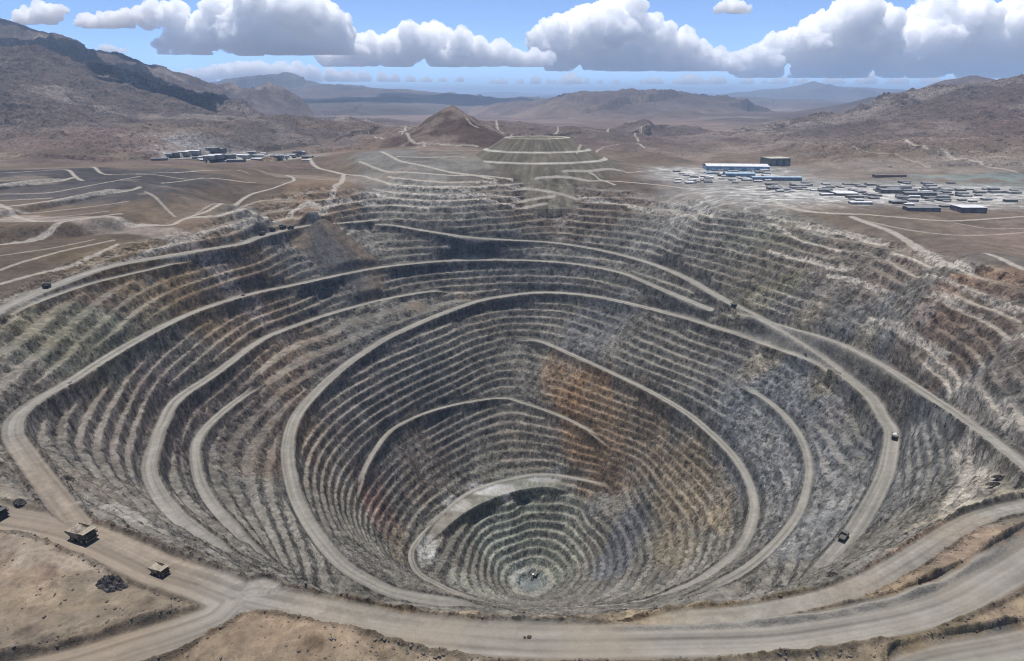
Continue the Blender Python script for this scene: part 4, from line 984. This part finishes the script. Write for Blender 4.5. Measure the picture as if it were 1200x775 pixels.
# ------------------------------------------------------------------ heaps and boulders
for px, py, lx, ly, h, lb in ((131, 688, 8.6, 4.8, 5.6, 'large heap of dark rock on the brown ground below the two trucks'), (80, 563, 6, 3.2, 3.0, 'dark rock heap on the outer slope beside the left ramp'), (24, 591, 4.5, 2.6, 2.4, 'dark rock heap at the far left rim just above the road'),
                              (1174, 563, 6.5, 2.0, 2.6, 'upper of two long dark rock heaps on the pale shelf at right'), (1168, 569, 6.0, 2.0, 2.4, 'lower of two long dark rock heaps on the pale shelf at right'), (977, 674, 4.0, 1.6, 1.8, 'small dark rock heap on the right rim edge above the pit')):
    o = heap_mesh('rock_heap', M_ROCK, lx, ly, h * 1.15, px, 34); tag(o, lb, 'rock heap', 'dark rock heaps round the rim')
    a = on_surface(px, py); o.location = (a[0], a[1], mesh_z(a[0], a[1]) - .4); o.rotation_euler = (0, 0, -.5 if px > 900 else -.25)
for px, py, s, lb in ((620, 748, 1.0, 'larger of two boulders standing in the middle of the rim road'), (615, 750, .7, 'smaller of two boulders standing in the middle of the rim road')):
    bm = bmesh.new(); bmesh.ops.create_icosphere(bm, subdivisions=3, radius=1)
    for v in bm.verts:
        k = 1 + .5 * float(pn(v.co.x * 1.3 + px, v.co.y * 1.3 + v.co.z, 3)) + .25 * float(pn(v.co.x * 3, v.co.z * 3 + v.co.y, 4)); v.co = Vector((v.co.x * k * 1.1, v.co.y * k, v.co.z * k * .8))
    me = bpy.data.meshes.new('boulder'); bm.to_mesh(me); bm.free(); me.materials.append(M_ROCK)
    o = bpy.data.objects.new('boulder', me); COL.objects.link(o); o.scale = (s,) * 3; tag(o, lb, 'boulder', 'boulders on the rim road')
    a = on_surface(px, py); o.location = (a[0], a[1], mesh_z(a[0], a[1]) + .25 * s)
# loose stones on the near ground and along the windrows: too many to count, one mesh
def loose_stones(n=4200):
    rs_ = np.random.RandomState(4); bm = bmesh.new(); bmesh.ops.create_icosphere(bm, subdivisions=1, radius=1)
    v0 = np.array([v.co[:] for v in bm.verts]); f0 = np.array([[v.index for v in f.verts] for f in bm.faces]); bm.free()
    a = np.radians(rs_.uniform(-46, 46, 60000)); r = 225 + 330 * rs_.uniform(0, 1, 60000) ** 1.3
    x, y = r * np.sin(a), r * np.cos(a); z, M_ = height(x, y)
    p_ = (M_['q'] > 1.02) * (.12 + .9 * np.exp(-((M_['over'] - 2) / 3.0) ** 2) + .5 * (pn(x / 30, y / 30, 6) > .22)) * (z > -30)
    k = np.nonzero(rs_.uniform(0, 1, 60000) < p_ * .5)[0][:n]
    Vs, Fs = [], []
    for i, q in enumerate(k):
        s = .22 + .75 * rs_.uniform(0, 1) ** 4
        w = v0 * (1 + .5 * rs_.uniform(-.6, .6, (len(v0), 1))) * s * np.array([rs_.uniform(.7, 1.4), rs_.uniform(.7, 1.4), rs_.uniform(.5, .9)])
        Vs.append(w + np.array([x[q], y[q], mesh_z(x[q], y[q]) + .15 * s])); Fs.append(f0 + i * len(v0))
    V_, F_ = np.vstack(Vs), np.vstack(Fs)
    me = bpy.data.meshes.new('loose_stones'); me.from_pydata(V_.tolist(), [], F_.tolist()); me.materials.append(mat('grey_brown_stone', (.10, .082, .066), .95, 0, .15, .4))
    o = bpy.data.objects.new('loose_stones', me); COL.objects.link(o); tag(o, 'loose stones strewn along the rim road banks', kind='stuff')
loose_stones()
print('vehicles', round(time.time() - T0, 1))

# ------------------------------------------------------------------ plant buildings
def bmat(name, c): return mat(name, c, .6, 0, .12, .12)
B_BLUE, B_PALEBLUE, B_BEIGE, B_DARK, B_WHITE, B_GREY, B_SLATE, B_BROWN, B_PURPLE = (bmat(*q) for q in (('blue_cladding', (.12, .25, .40)), ('pale_blue_roof', (.33, .43, .50)), ('beige_cladding', (.42, .40, .32)), ('dark_cladding', (.10, .103, .10)), ('white_roof', (.62, .63, .64)), ('grey_cladding', (.27, .265, .255)), ('slate_roof', (.17, .175, .18)), ('brown_roof', (.14, .095, .085)), ('dark_plum_cladding', (.10, .085, .10))))
M_DOOR = bmat('door_grey', (.16, .16, .165))
def building(px, py, wid, dep, hgt, wallm, roofm, label, group=None, rz=0.0, pitch=.12, doors=0, name='plant_building', dist=None, front=None):
    a = on_surface(px, py) if dist is None else at_d(px, py, dist)
    z = ground_z(a[0], a[1])
    r = empty(name, (a[0], a[1] + dep / 2, z), rz); tag(r, label, 'building', group)
    w2, d2 = wid / 2, dep / 2
    MB().box(-w2, w2, -d2, d2, -6, hgt).build('wall', wallm, r)
    rf = MB(); rise = pitch * dep / 2; o = .6
    rf.quads([(-w2 - o, -d2 - o, hgt + .05), (w2 + o, -d2 - o, hgt + .05), (w2 + o, 0, hgt + .05 + rise), (-w2 - o, 0, hgt + .05 + rise), (-w2 - o, d2 + o, hgt + .05), (w2 + o, d2 + o, hgt + .05),
              (-w2 - o, -d2 - o, hgt + .5), (w2 + o, -d2 - o, hgt + .5), (w2 + o, 0, hgt + .5 + rise), (-w2 - o, 0, hgt + .5 + rise), (-w2 - o, d2 + o, hgt + .5), (w2 + o, d2 + o, hgt + .5)],
             [(0, 1, 2, 3), (3, 2, 5, 4), (9, 8, 7, 6), (10, 11, 8, 9), (6, 7, 1, 0), (10, 4, 5, 11), (7, 8, 2, 1), (8, 11, 5, 2), (0, 3, 9, 6), (3, 4, 10, 9)])
    rf.build('roof', roofm, r)
    for k in range(doors):
        x = -w2 + wid * (k + .5) / doors
        MB().box(x - wid / doors * .3, x + wid / doors * .3, -d2 - .25, -d2 - .05, .2, hgt * .72).build('door', front or M_DOOR, r)
    return r
PB = building
PB(866, 201, 170, 70, 13, B_BLUE, B_WHITE, 'long blue-walled warehouse with a white roof left of the big box building', rz=-.10, doors=5, front=B_PALEBLUE)
PB(912, 195, 62, 55, 21, B_DARK, B_BEIGE, 'tall box-shaped mill building with dark front and beige roof, highest in the plant', rz=.18, pitch=.02, doors=3, front=B_SLATE)
PB(868, 208, 75, 34, 9, B_BLUE, B_PALEBLUE, 'shorter pale blue shed in front of the long blue warehouse', rz=-.05, doors=3)
PB(911, 212, 120, 26, 8, B_BLUE, B_PALEBLUE, 'long narrow pale blue shed reaching right in front of the blue warehouse', rz=-.06, doors=6)
PB(1141, 250, 46, 34, 9.5, B_PURPLE, B_WHITE, 'lone dark workshop with a white roof and two bays at the right plain', rz=.0, pitch=.03, doors=2)
PB(994, 230, 44, 40, 5, B_DARK, B_WHITE, 'low shed with a broad white roof in the middle of the plant yard', rz=-.05, pitch=.03)
PB(1079, 231, 64, 26, 8, B_DARK, B_SLATE, 'long dark slate-roofed hall right of the plant yard centre', rz=-.03, doors=4)
PB(1045, 227, 42, 30, 7, B_DARK, B_SLATE, 'dark slate-roofed hall left beside the longer dark one', rz=-.03, doors=3)
PB(1083, 248, 58, 20, 6, B_DARK, B_SLATE, 'low blue grey shed in front of the dark halls', rz=-.02, doors=4)
PB(1044, 208, 80, 16, 5, B_BROWN, B_BROWN, 'long low brown shed on the pink ground behind the plant', rz=.0)
PB(1050, 222, 70, 20, 6, B_GREY, B_GREY, 'long grey shed behind the two dark halls', rz=-.02)
PB(1010, 240, 40, 14, 4, B_GREY, B_WHITE, 'narrow pale-roofed shed on the near side of the plant yard')
protos = {}
def shed(kind, px, py, s, rz):
    wm, rm, w_, d_, h_, lb = kind
    key = lb
    if key not in protos:
        protos[key] = o = PB(px, py, w_, d_, h_, wm, rm, lb, 'sheds: ' + lb, rz, name='shed')
    else:
        o = copy_tree(protos[key]); a = on_surface(px, py); o.location = (a[0], a[1] + d_ / 2, ground_z(a[0], a[1])); o.rotation_euler = (0, 0, rz)
    o.scale = (s, s, min(1.0, s * .75))
KA = [(B_GREY, B_GREY, 20, 13, 5, 'small grey shed among the plant yards right of the pit'), (B_DARK, B_SLATE, 24, 12, 5, 'small dark slate-roofed shed among the plant yards right of the pit'), (B_GREY, B_WHITE, 18, 11, 4, 'small white-roofed shed among the plant yards right of the pit'), (B_BLUE, B_PALEBLUE, 18, 12, 6, 'small blue shed among the plant yards right of the pit')]
KL = [(B_GREY, B_WHITE, 26, 16, 5, 'pale-roofed shed in the works at the foot of the left mountain'), (B_DARK, B_SLATE, 30, 18, 6, 'dark shed in the works at the foot of the left mountain')]
rg = random.Random(5)
for i in range(56): shed(KA[rg.choice([0, 0, 0, 1, 2, 2, 2, 3])], rg.uniform(792, 905), rg.uniform(198, 216), rg.uniform(.6, 1.3), rg.uniform(-.3, .3))
for i in range(105):
    px = rg.uniform(905, 1120); shed(KA[rg.choice([0, 0, 1, 1, 2])], px, rg.uniform(214, 226) + (px - 905) / 215 * rg.uniform(0, 24), rg.uniform(.5, 1.2), rg.uniform(-.2, .2))
for i in range(30): shed(KA[rg.choice([0, 1, 1])], rg.uniform(1090, 1195), rg.uniform(222, 240), rg.uniform(.6, 1.2), rg.uniform(-.2, .2))
for i in range(40): shed(KL[rg.choice([0, 0, 1])], rg.uniform(185, 362), rg.uniform(179, 191), rg.uniform(.6, 1.5), rg.uniform(-.3, .3))
print('buildings', round(time.time() - T0, 1))

# ------------------------------------------------------------------ cumulus clouds: real bodies of scattering vapour beyond the haze
def pn3(p, f, s):
    x, y, z = p[:, 0] * f, p[:, 1] * f, p[:, 2] * f
    return (pn(x + .31 * z + s, y + .57 * z, 3) + pn(y - .43 * x + 7, z + .29 * x - s, 5) + pn(z + .37 * y - 3, x - .61 * y + s, 7)) * .62
def cloud_material(sc):
    m = bpy.data.materials.new('cloud_vapour'); m.use_nodes = True; N = m.node_tree.nodes; L = m.node_tree.links
    N.remove(N['Principled BSDF'])
    v = N.new('ShaderNodeVolumeScatter'); v.inputs['Color'].default_value = (.9995, .9995, .9995, 1); v.inputs['Density'].default_value = 1 / (CLOUD_MFP * sc); v.inputs['Anisotropy'].default_value = CLOUD_G
    L.new(v.outputs[0], N['Material Output'].inputs['Volume'])
    return m
CLOUD_MFP = globals().get('CLOUD_MFP', 3.4)      # in hundredths of the cloud's distance / 8
CLOUD_G = globals().get('CLOUD_G', 0.2)
def ico(sub):
    bm = bmesh.new(); bmesh.ops.create_icosphere(bm, subdivisions=sub, radius=1)
    v = np.array([q.co[:] for q in bm.verts]); f = np.array([[w.index for w in q.verts] for q in bm.faces]); bm.free()
    return v, f
ICO = {2: ico(2), 3: ico(3)}
def tri_mesh(V, F):
    me = bpy.data.meshes.new('cloud'); me.vertices.add(len(V)); me.vertices.foreach_set('co', V.astype(np.float32).ravel())
    me.loops.add(len(F) * 3); me.loops.foreach_set('vertex_index', F.astype(np.int32).ravel())
    me.polygons.add(len(F)); me.polygons.foreach_set('loop_start', np.arange(0, len(F) * 3, 3, dtype=np.int32))
    me.update(); return me
def verts(m):
    n = len(m.vertices); V = np.empty(n * 3, np.float32); N_ = np.empty(n * 3, np.float32)
    m.vertices.foreach_get('co', V); m.vertices.foreach_get('normal', N_)
    return V.reshape(-1, 3).astype(np.float64), N_.reshape(-1, 3)
def remesh(me, size, soft):
    o = bpy.data.objects.new('cloud_form', me); COL.objects.link(o)
    md = o.modifiers.new('join', 'REMESH'); md.mode = 'VOXEL'; md.voxel_size = size
    if soft: ms = o.modifiers.new('soften', 'SMOOTH'); ms.factor = .5; ms.iterations = soft
    m2 = bpy.data.meshes.new_from_object(o.evaluated_get(bpy.context.evaluated_depsgraph_get()))
    bpy.data.objects.remove(o); bpy.data.meshes.remove(me)
    return m2
def solid(m):
    # keep the outer skins, drop hollow pockets inside them
    V, _ = verts(m); m.calc_loop_triangles(); T = np.empty(len(m.loop_triangles) * 3, np.int32); m.loop_triangles.foreach_get('vertices', T); T = T.reshape(-1, 3)
    lab = np.arange(len(V))
    while True:
        mn = np.minimum(np.minimum(lab[T[:, 0]], lab[T[:, 1]]), lab[T[:, 2]]); old = lab.copy()
        for k in range(3): np.minimum.at(lab, T[:, k], mn)
        lab = lab[lab]
        if (lab == old).all(): break
    c0 = V.mean(0); A, B, Cc = (V[T[:, k]] - c0 for k in range(3))
    vol = np.einsum('ij,ij->i', A, np.cross(B, Cc)) / 6
    tot = np.zeros(len(V)); np.add.at(tot, lab[T[:, 0]], vol)
    keep = tot > tot.max() * .002
    T = T[keep[lab[T[:, 0]]]]
    used, inv = np.unique(T, return_inverse=True)
    bpy.data.meshes.remove(m)
    return tri_mesh(V[used], inv.reshape(-1, 3))
CLOUD_BASE = max(1500.0, HAZE_TOP + 250)
def cloud(puffs, base_y, seed, label, kind=None, group=None, flat=.10, vox=.85, amp=1.0):
    rg = random.Random(seed); Vs, Fs, n = [], [], 0
    D = min((CLOUD_BASE - CAM_H) / ((112 - base_y) / 800), 60000)
    sc = D / 800.0                                   # metres for one pixel of the photograph at that distance
    zb = at_d(600, base_y, D)[2]
    big = list(puffs)
    for px, py, r in puffs:                            # filler between the main towers and down to the flat base
        for _ in range(4):
            big.append((px + rg.uniform(-1.1, 1.1) * r, min(base_y - .15 * r, py + rg.uniform(-.1, .9) * r), r * rg.uniform(.55, .8)))
    for px, py, r in big:
        c = at_d(px, py, D + rg.uniform(-.6, .6) * r * sc); R = r * sc
        balls = [(c, R * .78, 3)]
        for k in range(8):
            th = rg.uniform(0, 2 * math.pi); ph = math.asin(rg.uniform(-.35, 1)); q = rg.uniform(.28, .50)
            dv = np.array([math.cos(th) * math.cos(ph), math.sin(th) * math.cos(ph), math.sin(ph)])
            b = c + dv * R * rg.uniform(.5, .78); balls.append((b, R * q, 3))
            for j in range(5):
                th = rg.uniform(0, 2 * math.pi); ph = math.asin(rg.uniform(-.3, 1))
                d2 = np.array([math.cos(th) * math.cos(ph), math.sin(th) * math.cos(ph), math.sin(ph)])
                balls.append((b + d2 * R * q * .8, R * q * rg.uniform(.28, .5), 2))
        for cc, rr, lv in balls:
            v, f = ICO[lv]; Vs.append(cc + v * rr); Fs.append(f + n); n += len(v)
    m2 = remesh(tri_mesh(np.vstack(Vs), np.vstack(Fs)), vox * sc, 6)
    V, Nn = verts(m2)
    P_ = V / sc; d = np.zeros(len(V)); a = 4.3 * amp; f = 1 / 15.0
    for k in range(6):
        d += a * (.26 - np.abs(pn3(P_, f, seed * 3.1 + k))) * 1.6; a *= .72; f *= 2.0
    V = V + Nn * (d * sc)[:, None]
    lo = V[:, 2] < zb; V[lo, 2] = zb + (V[lo, 2] - zb) * flat
    m2.vertices.foreach_set('co', V.astype(np.float32).ravel()); m2.update()
    m2 = solid(remesh(m2, vox * sc * .7, 0))
    m2.materials.clear(); m2.materials.append(cloud_material(sc)); m2.name = 'cloud'
    o = bpy.data.objects.new('clouds' if kind else 'cloud', m2); COL.objects.link(o)
    if kind: o['kind'] = kind; o['label'] = label
    else: tag(o, label, 'cloud', group)
    return o
cloud([(205,42,13),(225,42,15),(248,46,14),(180,16,11),(205,15,12),(165,17,8),(270,18,28),(305,12,35),(345,18,38),(382,26,24),(300,46,20),(340,50,20),(375,50,18),(403,54,13),(418,62,10),(232,58,9),(192,60,5),(210,60,6)], 64, 1, 'tall white cumulus bank over the left horizon with grey flat base', 'stuff')
cloud([(412,56,18),(435,56,17),(460,57,18),(488,50,22),(512,54,20),(538,58,18),(560,62,15),(585,64,14),(605,69,11),(625,71,11),(390,66,12),(642,72,10)], 78, 3, 'white cumulus bank in the middle of the horizon', 'stuff')
cloud([(650,47,22),(672,38,26),(700,34,29),(728,30,28),(748,45,24),(775,56,21),(800,58,21),(822,65,15),(840,71,11),(660,68,15),(700,66,18),(740,68,17),(780,72,13),(858,76,9),(830,76,14),(846,78,12)], 83, 4, 'towering white cumulus right of the middle', 'stuff')
cloud([(976,76,16),(1085,80,14),(862,74,13),(885,70,17),(910,62,20),(930,52,20),(960,40,26),(1000,28,32),(1030,42,26),(1068,46,26),(1100,24,32),(1140,32,28),(1180,36,30),(1220,30,34),(900,82,10),(950,75,16),(1000,72,20),(1050,75,18),(1100,70,22),(1150,72,20),(1205,72,22)], 91, 5, 'broad white cumulus bank over the right mountains', 'stuff')
cloud([(190,90,5),(205,89,6),(222,88,8),(240,87,9),(262,85,10),(284,83,11),(306,82,11),(328,83,11),(348,85,10),(368,87,9),(388,89,8),(408,90,8),(428,91,7),(446,91,6),(462,92,5),(480,94,4),(500,95,4),(520,95,4),(540,94,4)], 96, 6, 'long pale cloud low above the left mountains', 'stuff', amp=.6)
cloud([(560 + 13.0 * i + (i * 29 % 11), 96.5 + (i * 7 % 5) * .5, 3.0 + (i * 37 % 11) * .35 * (1 + (i // 6) % 2)) for i in range(52) if (i * 17 % 13) > 3], 98.5, 7, 'far strip of pale cloud just above the horizon', 'stuff', amp=.45)
GC = 'small clouds in the upper left sky'
cloud([(22,21,5),(30,19,9),(38,19,9),(46,17,11),(54,16,9),(62,14,8),(70,12,6)], 29, 8, 'small white cloud at the upper left corner of the sky', group=GC, amp=.7)
cloud([(90,27,5),(100,25,8),(110,26,9),(120,26,10),(132,24,10),(143,22,10),(152,20,8),(158,18,6)], 33, 9, 'small white cloud between the corner cloud and the big bank', group=GC, amp=.7)
cloud([(119,57,3),(124,57,4),(130,57,4),(136,59,3),(142,60,3),(147,60,2.5)], 61, 10, 'tiny white cloud alone above the left mountains', group=GC, amp=.4, vox=.7)
cloud([(842,9,4),(848,8,6),(855,8,8),(863,8,8),(870,9,6),(876,10,4)], 16, 11, 'tiny white cloud alone in the blue gap at upper right', amp=.5, vox=.8)
def overhead(pts, seed):
    # clouds above the upper edge of the picture: their shadows lie on the hills there
    k = 12.0
    for i, (gx_, gy_, rx_) in enumerate(pts):
        alt = max(CLOUD_BASE, CAM_H + .185 * math.hypot(gx_, gy_)); off = (alt - 60) / math.tan(SUN_EL)
        cx, cy = gx_ + off * math.sin(SUN_AZ), gy_ + off * math.cos(SUN_AZ)
        n = 9; rg = random.Random(seed + i)
        Vs, Fs, m = [], [], 0
        for j in range(n * 3):
            a = rg.uniform(0, 6.28); q = rg.uniform(0, 1) ** .5; R = rx_ * rg.uniform(.22, .4)
            v, f = ICO[3]; c = np.array([cx + rx_ * q * math.cos(a), cy + rx_ * .75 * q * math.sin(a), alt + rg.uniform(.1, .5) * rx_ * .6])
            w_ = v * R; w_[:, 2] = np.maximum(w_[:, 2], -R * .25); Vs.append(c + w_); Fs.append(f + m); m += len(v)
        me = tri_mesh(np.vstack(Vs), np.vstack(Fs)); o = bpy.data.objects.new('cloud_form', me); COL.objects.link(o)
        md = o.modifiers.new('join', 'REMESH'); md.mode = 'VOXEL'; md.voxel_size = rx_ / 22
        m2 = bpy.data.meshes.new_from_object(o.evaluated_get(bpy.context.evaluated_depsgraph_get())); bpy.data.objects.remove(o); bpy.data.meshes.remove(me)
        m2.materials.clear(); m2.materials.append(cloud_material(rx_ / 30)); m2.name = 'cloud'
        o = bpy.data.objects.new('clouds', m2); COL.objects.link(o); o['kind'] = 'stuff'; o['label'] = 'cloud overhead whose shadow darkens the hills below'
overhead([(-2700,4700,600),(-3900,6000,800),(-1750,3600,300),(-3000,10800,1500),(1700,9300,1100),(2250,4850,420),(-900,12500,1500)], 50)
print('clouds', CLOUD_BASE, round(time.time() - T0, 1))
